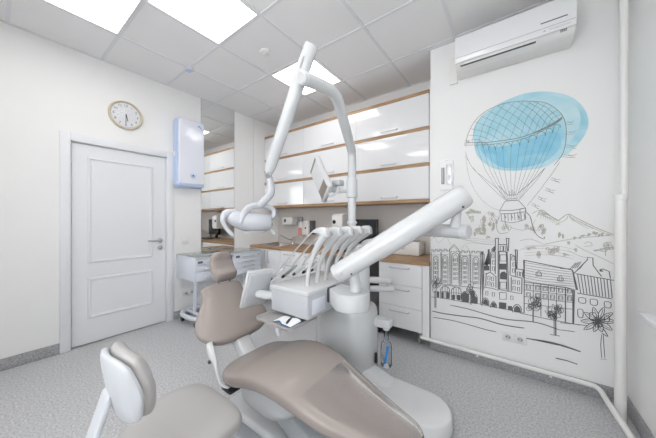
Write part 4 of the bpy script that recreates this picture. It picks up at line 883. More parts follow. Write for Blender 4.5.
(3,1,-0.651,1.043,-0.609,1.078,-0.578,1.025,-0.508,1.082,-0.469,1.01),
(3,1,-0.384,0.974,-0.356,1.022,-0.32,0.979),
(4,1,-0.302,1.304,-0.307,1.31,-0.294,1.314,-0.282,1.309,-0.289,1.303,-0.308,1.331,-0.294,1.326,-0.302,1.318,-0.321,1.32,-0.323,1.328,-0.304,1.304,-0.318,1.302,-0.326,1.307,-0.317,1.312,-0.303,1.309,-0.29,1.322,-0.284,1.316,-0.294,1.313,-0.305,1.316,-0.301,1.322,-0.272,1.311,-0.288,1.314,-0.285,1.322,-0.268,1.322,-0.262,1.315),
(4,1,-0.211,1.181,-0.218,1.193,-0.216,1.217,-0.208,1.218,-0.205,1.194,-0.219,1.224,-0.227,1.215,-0.232,1.234,-0.227,1.253,-0.22,1.244,-0.205,1.263,-0.21,1.247,-0.216,1.255,-0.215,1.276,-0.208,1.279,-0.209,1.255,-0.202,1.274,-0.194,1.258,-0.197,1.231,-0.207,1.232,-0.207,1.27,-0.199,1.269,-0.197,1.246,-0.204,1.234,-0.21,1.251),
(4,1,-0.223,1.169,-0.211,1.179,-0.199,1.169,-0.205,1.152,-0.22,1.154,-0.255,1.174,-0.242,1.17,-0.243,1.154,-0.256,1.15,-0.262,1.164,-0.229,1.147,-0.242,1.152,-0.241,1.167,-0.228,1.17,-0.222,1.157,-0.222,1.158,-0.219,1.171,-0.208,1.171,-0.204,1.159,-0.214,1.151,-0.233,1.176,-0.242,1.191,-0.231,1.205,-0.217,1.197,-0.22,1.179),
(4,1,-0.159,1.313,-0.158,1.295,-0.168,1.288,-0.175,1.302,-0.169,1.316,-0.128,1.261,-0.132,1.24,-0.145,1.24,-0.149,1.26,-0.138,1.272,-0.15,1.313,-0.139,1.308,-0.139,1.29,-0.15,1.285,-0.156,1.3,-0.136,1.302,-0.135,1.283,-0.147,1.277,-0.154,1.292,-0.146,1.307,-0.154,1.265,-0.151,1.251,-0.159,1.242,-0.166,1.251,-0.163,1.265),
(4,1,-0.057,1.192,-0.068,1.195,-0.069,1.21,-0.058,1.215,-0.052,1.203,-0.077,1.173,-0.077,1.189,-0.065,1.192,-0.06,1.179,-0.068,1.168,-0.062,1.181,-0.058,1.168,-0.066,1.159,-0.075,1.167,-0.071,1.18,-0.039,1.178,-0.035,1.196,-0.021,1.195,-0.018,1.177,-0.03,1.168,-0.053,1.192,-0.057,1.205,-0.048,1.213,-0.04,1.204,-0.044,1.191),
(4,1,0.074,1.188,0.08,1.188,0.083,1.181,0.077,1.176,0.072,1.181,0.094,1.201,0.092,1.192,0.085,1.191,0.083,1.199,0.089,1.205,0.083,1.2,0.086,1.207,0.091,1.205,0.091,1.197,0.086,1.195,0.077,1.216,0.084,1.212,0.083,1.203,0.076,1.202,0.073,1.21,0.078,1.195,0.071,1.197,0.071,1.205,0.077,1.208,0.081,1.202),
(4,1,0.174,1.206,0.173,1.192,0.165,1.19,0.162,1.202,0.168,1.211,0.181,1.213,0.186,1.203,0.182,1.192,0.175,1.196,0.175,1.209,0.177,1.217,0.183,1.201,0.176,1.186,0.166,1.194,0.168,1.213,0.171,1.192,0.164,1.185,0.158,1.195,0.162,1.207,0.169,1.204,0.16,1.165,0.151,1.172,0.152,1.19,0.163,1.192,0.167,1.176),
(4,1,0.191,1.292,0.179,1.293,0.178,1.302,0.188,1.306,0.195,1.299,0.196,1.286,0.185,1.29,0.186,1.3,0.198,1.301,0.203,1.292,0.19,1.295,0.199,1.3,0.206,1.295,0.202,1.287,0.192,1.288,0.165,1.293,0.159,1.303,0.169,1.31,0.179,1.304,0.176,1.294,0.187,1.295,0.177,1.293,0.172,1.299,0.178,1.305,0.187,1.302),
(5,1,0.115,1.295,0.161,1.322,0.207,1.287,0.262,1.25,0.279,1.238),
(4,1,0.15,1.295,0.196,1.272,0.252,1.238),
(4,1,-0.022,1.185,0.054,1.164,0.103,1.18,0.15,1.159),
]
WASH = [(-0.288,1.988),(-0.282,2.062),(-0.235,2.136),(-0.149,2.197),(-0.053,2.234),(0.052,2.256),(0.158,2.246),(0.244,2.215),(0.327,2.164),(0.383,2.096),(0.418,2.018),(0.429,1.939),(0.416,1.873),(0.383,1.81),(0.327,1.742),(0.268,1.703),(0.184,1.654),(0.066,1.645),(-0.035,1.652),(-0.114,1.674),(-0.184,1.716),(-0.241,1.783),(-0.271,1.85)]
WASH_PALE = [(0.066,2.2),(0.17,2.209),(0.257,2.179),(0.327,2.128),(0.372,2.061),(0.389,1.979),(0.372,1.898),(0.333,1.832),(0.312,1.855),(0.312,1.942),(0.292,2.018),(0.244,2.094),(0.183,2.151)]
WASH_DEEP = [(-0.227,1.921),(-0.134,1.868),(-0.017,1.865),(0.093,1.876),(0.195,1.918),(0.244,1.916),(0.28,1.885),(0.28,1.797),(0.232,1.724),(0.158,1.682),(0.039,1.666),(-0.089,1.69),(-0.18,1.775),(-0.23,1.856)]
INK_FILL = [[(-0.099,0.88),(-0.047,0.885),(-0.047,0.835),(-0.096,0.832)],
[(-0.093,0.752),(-0.093,0.795),(-0.082,0.813),(-0.061,0.819),(-0.047,0.801),(-0.044,0.755)],
[(-0.1,0.557),(-0.05,0.561),(-0.05,0.511),(-0.1,0.506)],
[(-0.039,0.539),(-0.011,0.541),(-0.011,0.508),(-0.039,0.505)],
[(-0.214,0.517),(-0.212,0.548),(-0.197,0.569),(-0.179,0.553),(-0.176,0.514)],
[(-0.153,0.505),(-0.151,0.533),(-0.138,0.55),(-0.123,0.536),(-0.122,0.505)],
[(0.001,0.497),(0.002,0.531),(0.021,0.555),(0.042,0.536),(0.045,0.5)],
[(-0.2,0.86),(-0.169,0.99),(-0.166,0.868)],
[(-0.153,0.981),(-0.125,1.025),(-0.125,0.98)],
[(-0.206,0.849),(-0.167,0.853),(-0.167,0.815),(-0.206,0.81)],
[(-0.375,0.508),(-0.375,0.57),(-0.361,0.596),(-0.345,0.6),(-0.326,0.579),(-0.326,0.512)],
[(-0.302,0.511),(-0.3,0.561),(-0.281,0.587),(-0.26,0.564),(-0.26,0.513)],
[(-0.551,0.507),(-0.551,0.563),(-0.53,0.57),(-0.53,0.507)],
[(-0.509,0.511),(-0.509,0.572),(-0.483,0.573),(-0.483,0.513)],
[(-0.459,0.511),(-0.459,0.555),(-0.434,0.56),(-0.434,0.513)],
[(-0.419,0.515),(-0.419,0.562),(-0.389,0.565),(-0.389,0.515)],
[(-0.591,0.565),(-0.569,0.565),(-0.569,0.51),(-0.591,0.509)],
[(-0.198,0.838),(-0.185,0.943),(-0.176,0.855)]]
bm = lathe(new(), [(.001, -.004), (.054, -.004), (.054, -.016), (.046, -.026), (.030, -.029), (.001, -.029)], (-1.945, 1.605, H))
t.location = (-1.945, 1.605, H)
obj('housing', bm, 'pvc', t)
obj('sensor_head', lathe(new(), [(.001, -.0285), (.024, -.0285), (.022, -.044), (.001, -.046)], (-1.945, 1.605, H)), 'pvc', t)
t = thing('smoke_detector', 'bluish round detector on the ceiling grid crossing above the wall air purifier', 'smoke detector', (GX(1), GY(1), H))
obj('housing', lathe(new(), [(.001, -.004), (.045, -.004), (.045, -.018), (.036, -.024), (.001, -.024)], (GX(1), GY(1), H)), 'lilac', t)
obj('sensor_head', lathe(new(), [(.001, -.0235), (.022, -.0235), (.020, -.04), (.001, -.042)], (GX(1), GY(1), H)), 'blueish', t)
# ---- wall clock
cy_, cz = .894, 2.381
t = thing('wall_clock', 'round wall clock with cream rim and white face above the door', 'clock', (XL, cy_, cz))
obj('rim', lathe(new(), [(.128, .004), (.150, .004), (.153, .014), (.148, .030), (.140, .034), (.134, .028), (.132, .018), (.128, .018)], (XL, cy_, cz), 'X', 48), 'cream', t)
obj('face', lathe(new(), [(.001, .004), (.134, .004), (.134, .014), (.001, .014)], (XL, cy_, cz), 'X', 48), 'paper', t)
for k in range(1, 13):
    a = math.radians(90-30*k); u0, v0 = .105*math.cos(a), .105*math.sin(a)
    obj('numeral', text_bm(str(k), .036, lambda u, v: Vector((XL+.0148, cy_+u0+u, cz+v0+v))), 'darkgrey', t)
bm = new(); box(bm, XL+.0155, XL+.0168, cy_-.003, cy_+.003, cz-.095, cz+.015)
obj('minute_hand', bm, 'black', t)
bm = new(); prism(bm, [(cy_-.004, cz+.012), (cy_+.004, cz+.012), (cy_+.020, cz-.062), (cy_+.014, cz-.064)], XL+.0172, XL+.0185, 'X')
obj('hour_hand', bm, 'black', t)
obj('clock_glass', lathe(new(), [(.001, .024), (.133, .024), (.133, .026), (.001, .026)], (XL, cy_, cz), 'X', 48), 'clear', t)
# ---- wall air purifier
t = thing('air_purifier', 'tall white air purifier with pale blue edges on the wall beside the mirror', 'air purifier', (XL, 1.52, 1.65))
obj('back_housing', prism(new(), rrect(1.368, 1.700, 1.655, 2.512, .045), XL+.003, XL+.105, 'X', .012, 3), 'blueish', t)
obj('front_cover', prism(new(), rrect(1.380, 1.690, 1.690, 2.498, .04), XL+.100, XL+.146, 'X', .016, 4), 'lilac', t)
obj('bottom_grille', prism(new(), rrect(1.374, 1.694, 1.660, 1.720, .025), XL+.085, XL+.138, 'X', .012, 3), 'blueish', t)
b_ = obj('status_window', lathe(new(), [(.001, .142), (.034, .142), (.034, .150), (.026, .152), (.001, .152)], (XL, 1.545, 1.80), 'X'), 'blueish', t)
obj('sensor_eye', lathe(new(), [(.001, .1515), (.012, .1515), (.010, .154), (.001, .154)], (XL, 1.545, 1.80), 'X'), 'darkgrey', b_)
bm = new(); tube(bm, [(XL+.147, 1.60, 2.425), (XL+.147, 1.615, 2.445), (XL+.147, 1.635, 2.43), (XL+.147, 1.652, 2.405)], [.002, .006, .005, .002], 8, 4)
obj('emblem', bm, 'blue', t)
obj('hanging_hook', box(new(), XL+.005, XL+.03, 1.512, 1.532, 2.506, 2.535, .004), 'steel', t)
obj('side_switch', box(new(), XL+.03, XL+.06, 1.364, 1.374, 2.03, 2.09, .003), 'pvc', t)
# ---- switch and sockets on the door wall
t = thing('light_switch', 'white square light switch between the door frame and the mirror', 'switch', (XL, 1.51, .98))
obj('plate', box(new(), XL+.001, XL+.010, 1.472, 1.553, .94, 1.02, .003), 'pvc', t)
obj('rocker', box(new(), XL+.009, XL+.014, 1.484, 1.541, .952, 1.008, .002), 'pvc', t)
def socket(name, label, group, cx, cz, plane, n=2, dark=False, size=.074):
    """sockets in a row; plane = ('X', x, +1) on the door wall or ('Y', y, -1) facing the room"""
    ax, p, sg = plane; w = size*n
    t = thing(name, label, 'socket', (p, cx, cz) if ax == 'X' else (cx, p, cz), group)
    def slab(u0, u1, z0, z1, d0, d1, b):
        a0, a1 = sorted((p+sg*d0, p+sg*d1))
        return box(new(), a0, a1, u0, u1, z0, z1, b) if ax == 'X' else box(new(), u0, u1, a0, a1, z0, z1, b)
    obj('plate', slab(cx-w/2, cx+w/2, cz-size/2, cz+size/2, .001, .010, .003), 'pvc', t)
    for k in range(n):
        u = cx-w/2+size*(k+.5)
        s = obj('socket_insert', slab(u-size*.38, u+size*.38, cz-size*.38, cz+size*.38, .009, .012, .002), 'darkgrey' if dark else 'pvc', t)
        bm = new()
        prof = [(.001, .0118), (size*.25, .0118), (size*.25, .0125), (size*.235, .0135), (.001, .0125)]
        prof = [(r, sg*h) for r, h in prof]
        lathe(bm, prof, (p, u, cz) if ax == 'X' else (u, p, cz), ax, 20)
        obj('socket_well', bm, 'bar' if not dark else 'black', s)
        bm = new()
        for du in (-.0095, .0095):
            lathe(bm, [(.001, sg*.0130), (.004, sg*.0130), (.004, sg*.0150), (.001, sg*.0150)], (p, u+du, cz) if ax == 'X' else (u+du, p, cz), ax, 10)
        obj('contact_holes', bm, 'black', s)
    return t
socket('wall_socket', 'white double socket low on the door wall behind the drawer desk', None, 1.555, .30, ('X', XL, 1))
socket('wall_socket', 'white double socket low on the mural wall above the heating pipe', None, .001, .287, ('Y', YM, -1), 2, False, .079)
socket('wall_socket', 'dark triple socket on the tiles above the sink corner', None, 2.85, 1.15, ('X', XL+.008, 1), 3, True)
# ---- mirror
t = thing('wall_mirror', 'tall frameless mirror panel on the wall next to the air purifier', 'mirror', (XL, 1.967, .60))
obj('mirror_sheet', box(new(), XL+.001, XL+.007, 1.718, 2.214, .60, H-.008, .001, 1), 'mirror', t)
bm = new()
for y in (1.7165, 2.2155): box(bm, XL+.001, XL+.009, y-.002, y+.002, .60, H-.008)
obj('edge_strip', bm, 'steel', t)
# ---- drawer desk on castors
t = thing('drawer_desk', 'pale lilac metal desk with smoked glass top, small drawers and castors by the mirror', 'desk', (-3.15, 1.862, 0))
DX0, DX1 = XL+.012, -2.905
obj('desk_top', box(new(), DX0, DX1+.004, 1.402, 2.322, .795, .810, .004), 'cart', t)
obj('glass_sheet', box(new(), DX0+.004, DX1-.002, 1.408, 2.316, .8105, .818, .002), 'glasstop', t)
for y0, y1, rows, bars in ((1.405, 1.835, (.075, .075, .105), False), (1.895, 2.320, (.064, .064, .064, .068), True)):
    zt = .794; zb = zt-sum(rows)-.012
    p = obj('pedestal_body', box(new(), DX0, DX1-.012, y0, y1, zb, .794, .005), 'cart', t)
    z = zt-.004
    for i, h in enumerate(rows):
        dr = obj('drawer', box(new(), DX1-.014, DX1, y0+.008, y1-.008, z-h+.0045, z-.0045, .003), 'cart', t)
        yc = (y0+y1)/2; zc = z-h/2
        bm = new()
        if bars:
            tube(bm, [(DX1-.002, yc-.09, zc-.006), (DX1+.022, yc-.085, zc-.006), (DX1+.022, yc+.085, zc-.006), (DX1-.002, yc+.09, zc-.006)], .006, 10)
        else:
            tube(bm, [(DX1-.002, y0+.095, zc), (DX1+.020, y0+.100, zc-.004), (DX1+.024, y0+.135, zc-.006), (DX1+.020, y0+.170, zc-.004), (DX1-.002, y0+.175, zc)], .007, 10, 4)
        obj('drawer_pull', bm, 'chrome', dr)
        if i == 0:
            obj('name_plate', prism(new(), rrect(y0+.022, y0+.082, zc-.012, zc+.014, .012), DX1-.001, DX1+.003, 'X'), 'darkgrey', dr)
        if i == 0 and bars:
            obj('lock', lathe(new(), [(.001, 0), (.009, 0), (.008, .004), (.001, .004)], (DX1-.001, y1-.045, zc), 'X', 14), 'black', dr)
        z -= h
for yc in (1.51, 2.20):
    obj('support_post', tube(new(), [(-3.11, yc, .52), (-3.14, yc, .11)], .024, 14), 'cart', t)
bm = new()
tube(bm, [(-2.915, 2.27, .10), (-2.915, 1.95, .10), (-2.915, 1.54, .10), (-2.945, 1.43, .10), (-3.04, 1.40, .10), (-3.20, 1.40, .10), (-3.30, 1.44, .10), (-3.33, 1.54, .10), (-3.335, 2.27, .10)], .026, 14, 5, True)
tube(bm, [(-3.335, 1.51, .10), (-2.915, 1.51, .10)], .02, 12); tube(bm, [(-3.335, 2.20, .10), (-2.915, 2.20, .10)], .02, 12)
obj('base_frame', bm, 'cart', t)
for x, y in ((-2.955, 1.425), (-3.275, 1.42), (-2.915, 2.22), (-3.335, 2.22)):
    bm = tube(new(), [(x, y, .09), (x, y, .055)], .010, 10); c_ = obj('castor', bm, 'darkgrey', t)
    bm = lathe(new(), [(.001, -.014), (.026, -.014), (.030, -.008), (.030, .008), (.026, .014), (.001, .014)], (x+.008, y, .0305), 'Y', 20)
    obj('castor_wheel', bm, 'black', c_)
# ---- wall cabinets, three rows of three
CX = [-3.4045, -2.511, -1.618, -.725]; CZ = [1.4546, 1.843, 2.231, 2.62]; CF = 2.806; BT = .036
first = None; row_names = ['bottom', 'middle', 'top']; colnames = ['beside the tiled corner', 'in the middle of the run', 'closest to the mural wall']
for r in range(3):
    for c in range(3):
        lab = 'white glossy flap cabinet in the %s row %s' % (row_names[r], colnames[c])
        L0 = Vector((CX[c], CF, CZ[r]+BT/2)); g = 'wall cabinets with flap fronts'
        if first is None:
            first = thing('wall_cabinet', lab, 'cabinet', L0, g)
            x0, x1 = CX[0], CX[1]; z0, z1 = CZ[0]+BT/2, CZ[1]-BT/2
            obj('carcass', box(new(), x0+.001, x1-.001, CF+.004, YB-.001, z0, z1), 'carcass', first)
            d = obj('flap_door', box(new(), x0+.0025, x1-.0025, CF-.016, CF+.003, z0+.002, z1-.002, .0015, 1), 'gloss', first)
            xc = (x0+x1)/2; bm = new()
            tube(bm, [(xc-.10, CF-.014, z0+.040), (xc-.094, CF-.046, z0+.026), (xc+.094, CF-.046, z0+.026), (xc+.10, CF-.014, z0+.040)], .0055, 10)
            obj('handle', bm, 'bar', d)
        else:
            dup(first, L0, lab, g)
for k, z in enumerate(CZ):
    lab = ['oak shelf board under the bottom row of wall cabinets', 'oak shelf board between bottom and middle cabinet rows', 'oak shelf board between middle and top cabinet rows', 'oak shelf board along the top of the wall cabinets'][k]
    b_ = box(new(), -CX[3]*0+CX[0], CX[3]+.001, CF-.016, YB-.001, z-BT/2, z+BT/2, .001, 1)
    tag(obj('shelf_board', b_, 'wood', loc=(CX[0], CF, z)), lab, 'shelf board', 'oak boards between the wall cabinets')
tag(obj('filler_panel', box(new(), CX[3]+.002, XN-.001, CF, CF+.018, CZ[0]-BT/2, CZ[3]+BT/2), 'carcass', loc=(CX[3], CF, CZ[0])), 'narrow white filler strip between wall cabinets and mural wall', 'panel')
# ---- base units and worktop
WT0, WT1, BF = .805, .840, 2.52
t = thing('worktop', 'long oak worktop running under the wall cabinets with an inset sink', 'worktop', (-2.0, 2.8, WT0))
bm = new(); sx0, sx1, sy0, sy1 = -3.22, -2.86, 2.63, 2.98
for a in ((XL+.009, sx0, 2.495, YB-.001), (sx1, XN-.001, 2.495, YB-.001), (sx0, sx1, 2.495, sy0), (sx0, sx1, sy1, YB-.001)): box(bm, *a, WT0, WT1, 0)
obj('board', bm, 'wood', t)
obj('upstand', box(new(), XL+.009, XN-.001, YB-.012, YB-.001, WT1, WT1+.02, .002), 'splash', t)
t = thing('sink', 'square steel sink set into the worktop by the tiled corner', 'sink', (-3.04, 2.805, WT1))
bm = new(); R = []
for dx, z, r in ((.022, WT1+.001, .05), (.020, WT1+.005, .05), (.0, WT1+.004, .045), (-.008, WT1-.01, .045), (-.016, WT1-.14, .04), (-.05, WT1-.16, .03)):
    R.append([(x, y, z) for x, y in rrect(sx0-dx, sx1+dx, sy0-dx, sy1+dx, r, 6)])
rings(bm, R, cap=False); bm.faces.new([bm.verts.new(p) for p in [(x, y, WT1-.161) for x, y in rrect(sx0+.05, sx1-.05, sy0+.05, sy1-.05, .03, 6)]])
obj('bowl', bm, 'steel', t)
obj('drain', lathe(new(), [(.001, -.1605), (.03, -.1605), (.028, -.155), (.001, -.156)], (-3.04, 2.805, WT1)), 'chrome', t)
t = thing('tap', 'chrome mixer tap with a long thin spout behind the sink', 'tap', (-2.98, 3.03, WT1))
obj('body', lathe(new(), [(.001, 0), (.030, 0), (.028, .012), (.022, .016), (.022, .075), (.026, .085), (.020, .105), (.001, .108)], (-2.98, 3.042, WT1+.0008)), 'chrome', t)
obj('spout', tube(new(), [(-2.985, 3.03, WT1+.065), (-3.02, 2.97, WT1+.085), (-3.06, 2.90, WT1+.125), (-3.09, 2.85, WT1+.150), (-3.10, 2.83, WT1+.145), (-3.102, 2.825, WT1+.125)], .009, 12, 5), 'chrome', t)
obj('lever', tube(new(), [(-2.975, 3.03, WT1+.10), (-2.94, 3.02, WT1+.115), (-2.90, 3.0, WT1+.118)], [.010, .008, .006], 10, 4, True), 'chrome', t)
def legs_for(t, x0, x1, y=2.60):
    for x in (x0+.05, x1-.05):
        for yy in (y, YB-.08): obj('leg', lathe(new(), [(.001, 0), (.022, 0), (.022, .010), (.016, .014), (.016, .12), (.024, .135), (.024, .141), (.001, .141)], (x, yy, 0), 'Z', 16), 'steel', t)
def barh(x0, x1, z, vert=None):
    bm = new(); y = BF-.019
    if vert: tube(bm, [(x0, y, vert[0]), (x0, y-.028, vert[0]+.004), (x0, y-.028, vert[1]-.004), (x0, y, vert[1])], .006, 10)
    else: tube(bm, [(x0, y+.001, z), (x0+.004, y-.028, z), (x1-.004, y-.028, z), (x1, y+.001, z)], .006, 10)
    return bm
def base_unit(name, label, cat, x0, x1, rows=None, door=None, kind='gloss'):
    t = thing(name, label, cat, ((x0+x1)/2, 2.8, 0), 'base cabinets under the worktop')
    obj('carcass', box(new(), x0+.001, x1-.001, BF, YB-.014, .141, WT0-.001), 'carcass', t)
    if door is not None:
        d = obj('door', box(new(), x0+.002, x1-.002, BF-.019, BF-.001, .143, WT0-.006, .0015, 1), 'carcass', t)
        obj('handle', barh(door, 0, 0, (.60, .78)), 'bar', d)
    if rows:
        zt = WT0-.004; hs = (zt-.141)/len(rows)*1.0; tot = sum(rows); z = zt
        for r in rows:
            h = (zt-.141)*r/tot
            d = obj('drawer', box(new(), x0+.002, x1-.002, BF-.019, BF-.001, z-h+.002, z-.002, .0015, 1), 'carcass', t)
            w = min(.10, (x1-x0)*.27); xc = (x0+x1)/2
            obj('handle', barh(xc-w, xc+w, z-.045), 'bar', d); z -= h
    legs_for(t, x0, x1)
t = thing('sink_cabinet', 'white two door cabinet with upright bar handles under the sink', 'cabinet', (-3.05, 2.8, 0), 'base cabinets under the worktop')
x0, x1 = XL+.010, -2.706; bm = new()
for a in ((x0, x0+.016, BF, YB-.014, .141, WT0-.001), (x1-.017, x1-.001, BF, YB-.014, .141, WT0-.001), (x0+.016, x1-.017, BF, YB-.014, .141, .157), (x0+.016, x1-.017, YB-.022, YB-.014, .157, WT0-.001)): box(bm, *a)
obj('carcass', bm, 'carcass', t)
for xa, xb, xh in ((x0, -2.979, -3.02), (-2.979, x1, -2.945)):
    d = obj('door', box(new(), xa+.002, xb-.002, BF-.019, BF-.001, .143, WT0-.006, .0015, 1), 'carcass', t)
    obj('handle', barh(xh, 0, 0, (.60, .78)), 'bar', d)
legs_for(t, x0, x1)
base_unit('drawer_cabinet', 'white drawer cabinet under the tap side of the worktop', 'cabinet', -2.704, -2.334, rows=(1, 1, 1, 1.4))
base_unit('drawer_cabinet', 'white drawer cabinet next to the knee space under the worktop', 'cabinet', -2.332, -1.90, rows=(1, 1, 1, 1.4))
base_unit('drawer_cabinet', 'white three drawer cabinet standing next to the mural wall', 'cabinet', -1.167, -.715, rows=(1, 1, 1))
tag(obj('filler_panel', box(new(), -.713, XN-.001, BF-.012, BF+.006, .10, WT0-.001), 'carcass', loc=(-.68, BF, .1)), 'narrow upright white panel between drawers and mural wall', 'panel')
tag(obj('back_board', box(new(), -1.898, -1.169, 3.02, 3.04, .001, WT0-.002), 'darkgrey', loc=(-1.53, 3.03, .0)), 'dark board closing the knee space behind the computer', 'panel')
t = thing('computer_tower', 'black computer tower standing in the knee space under the worktop', 'computer', (-1.30, 2.78, 0))
obj('case', box(new(), -1.42, -1.19, 2.56, 3.0, .004, .50, .008), 'black', t)
obj('front_panel', box(new(), -1.415, -1.195, 2.545, 2.562, .01, .495, .006), 'darkgrey', t)
obj('power_button', lathe(new(), [(.001, -.002), (.012, -.002), (.010, .004), (.001, .004)], (-1.305, 2.545, .45), 'Y', 16), 'steel', t)
# ---- monitor on the worktop
t = thing('computer_monitor', 'black computer monitor standing on the worktop behind the instrument arms', 'monitor', (-1.60, 2.93, WT1))
obj('bezel', box(new(), -1.785, -1.375, 2.90, 2.94, .925, 1.25, .006), 'black', t)
s_ = obj('screen', box(new(), -1.77, -1.39, 2.897, 2.903, .945, 1.235), 'screen', t)
obj('stand', tube(new(), [(-1.60, 2.945, 1.02), (-1.60, 2.96, .92), (-1.60, 2.95, WT1+.01)], [.028, .026, .034], 14, 3), 'black', t)
obj('foot', prism(new(), rrect(-1.72, -1.48, 2.85, 3.02, .05), WT1+.0005, WT1+.014, 'Z', .004), 'black', t)
t = thing('keyboard', 'black keyboard lying on the worktop in front of the monitor', 'keyboard', (-1.62, 2.70, WT1))
obj('tray', box(new(), -1.82, -1.42, 2.63, 2.76, WT1+.001, WT1+.018, .005), 'black', t)
bm = new()
for i in range(15):
    for j in range(5): box(bm, -1.812+i*.0257, -1.790+i*.0257, 2.637+j*.0235, 2.656+j*.0235, WT1+.017, WT1+.022, .002, 1)
obj('keys', bm, 'darkgrey', t)
t = thing('steriliser_box', 'white tabletop box with open dark slot on top, standing on the worktop', 'steriliser', (-1.0, 2.93, WT1))
obj('casing', box(new(), -1.175, -.835, 2.82, 3.04, WT1+.004, WT1+.160, .010, 3), 'pvc', t)
obj('slot_tray', box(new(), -1.08, -.865, 2.84, 2.99, WT1+.157, WT1+.162, .002), 'black', t)
obj('lid_hinge', box(new(), -.93, -.87, 2.86, 2.97, WT1+.160, WT1+.168, .003), 'grey', t)
obj('emblem', lathe(new(), [(.013, -.002), (.020, -.002), (.020, .003), (.013, .003)], (-1.02, 2.82, WT1+.088), 'Y', 24), 'grey', t)
for x in (-1.15, -.86):
    for y in (2.845, 3.015): obj('rubber_foot', lathe(new(), [(.001, 0), (.010, 0), (.010, .006), (.001, .006)], (x, y, WT1+.0008), 'Z', 12), 'black', t)
# ---- dispensers over the sink
t = thing('towel_dispenser', 'white paper towel dispenser with a dark oval on the wall above the sink', 'dispenser', (-3.04, YB, 1.22))
obj('housing', box(new(), -3.165, -2.915, 2.965, YB-.002, 1.16, 1.285, .018, 4), 'pvc', t)
obj('viewing_oval', prism(new(), [(-3.085+.022*math.cos(a), 1.228+.032*math.sin(a)) for a in [k*PI/10 for k in range(20)]], 2.960, 2.968, 'Y', .002, 1), 'darkgrey', t)
obj('outlet_slot', box(new(), -3.13, -2.95, 2.98, 3.04, 1.157, 1.162), 'darkgrey', t)
tag(obj('wall_plate', box(new(), -2.905, -2.80, YB-.03, YB-.002, 1.15, 1.29, .006), 'grey', loc=(-2.85, YB, 1.22)), 'grey flat plate on the wall beside the paper towel dispenser', 'plate')
def dispenser(x0, x1, z0, z1, label, labelmat, win):
    t = thing('soap_dispenser', label, 'dispenser', ((x0+x1)/2, YB, z0))
    obj('holder', box(new(), x0, x1, 2.975, YB-.002, z0+.05, z1, .014, 3), 'pvc', t)
    f = obj('front_window' if win else 'front_label', box(new(), x0+.008, x1-.008, 2.970, 2.978, z0+.06, z1-.10, .003), labelmat, t)
    if win: obj('level_spot', lathe(new(), [(.001, -.004), (.015, -.004), (.015, .003), (.001, .003)], ((x0+x1)/2, 2.97, (z0+z1)/2+.02), 'Y', 18), 'black', f)
    obj('elbow_lever', tube(new(), [((x0+x1)/2, 2.99, z1-.01), ((x0+x1)/2, 2.93, z1+.006), ((x0+x1)/2, 2.89, z1-.03)], .006, 8, 4, True), 'steel', t)
    obj('nozzle', tube(new(), [((x0+x1)/2, 3.0, z0+.055), ((x0+x1)/2, 2.99, z0+.02)], [.014, .006], 10), 'pvc', t)
    obj('back_bracket', box(new(), x1+.001, x1+.045, 3.0, YB-.002, z0+.06, z1-.005, .004), 'darkgrey', t) if win else None
dispenser(-2.80, -2.705, .93, 1.215, 'soap dispenser with a pink label on the wall behind the hoses', 'pink', False)
dispenser(-2.695, -2.575, .95, 1.235, 'white soap dispenser with a round dark spot, next to the pink one', 'pvc', True)
t = thing('towel_dispenser', 'deep white dispenser with a black round dot, on the wall behind the lamp pole', 'dispenser', (-1.88, YB, 1.2))
obj('housing', prism(new(), [(2.76, 1.06), (2.745, 1.10), (2.745, 1.30), (2.775, 1.325), (YB-.002, 1.34), (YB-.002, 1.06)], -1.965, -1.80, 'X', .01, 3), 'pvc', t)
obj('round_dot', lathe(new(), [(.001, -.004), (.026, -.004), (.026, .003), (.001, .003)], (-1.925, 2.745, 1.215), 'Y', 22), 'black', t)
# ---- air conditioner
AX0, AX1 = -.398, .338
t = thing('air_conditioner', 'long white split air conditioner high on the mural wall', 'air conditioner', (-.03, YM, 2.48))
prof = [(YM-.001, 2.512), (2.47, 2.506), (2.40, 2.514), (2.352, 2.532), (2.334, 2.560), (2.33, 2.60), (2.332, 2.755), (2.350, 2.775), (YM-.001, 2.775)]
obj('housing', prism(new(), prof, AX0, AX1, 'X', .008, 3), 'pvc', t)
obj('front_panel', box(new(), AX0+.002, AX1-.002, 2.322, 2.331, 2.548, 2.765, .004), 'gloss', t)
bm = new(); prism(bm, [(2.345, 2.534), (2.337, 2.548), (2.331, 2.546), (2.339, 2.531)], AX0+.045, AX0+.52, 'X', .001, 1); prism(bm, [(2.405, 2.512), (2.349, 2.533), (2.345, 2.528), (2.401, 2.507)], AX0+.045, AX0+.52, 'X', .001, 1)
obj('louvre', bm, 'pvc', t)
obj('outlet_gap', prism(new(), [(2.352, 2.529), (2.343, 2.536), (2.338, 2.532), (2.349, 2.524)], AX0+.04, AX0+.525, 'X'), 'darkgrey', t)
obj('panel_seam', box(new(), AX0+.006, AX1-.006, 2.3205, 2.323, 2.592, 2.594), 'grey', t)
obj('grip_slot', box(new(), AX0+.55, AX0+.69, 2.3200, 2.323, 2.628, 2.634), 'darkgrey', t)
def on_ac(x, z): return lambda u, v: Vector((x+u, 2.3212, z+v))
bm = text_bm('MITSUBISHI ELECTRIC', .0115, on_ac(AX0+.652, 2.572))
for a in (90, 210, 330):
    c0, s0 = math.cos(math.radians(a)), math.sin(math.radians(a)); r = .0075; X0, Z0 = AX0+.583, 2.572
    pts = [(0, 0), (r*.55*c0-r*.32*s0, r*.55*s0+r*.32*c0), (r*1.1*c0, r*1.1*s0), (r*.55*c0+r*.32*s0, r*.55*s0-r*.32*c0)]
    prism(bm, [(X0-.012+u, Z0+v) for u, v in pts], 2.3205, 2.3218, 'Y')
obj('lettering', bm, 'grey', t)
bm = new()
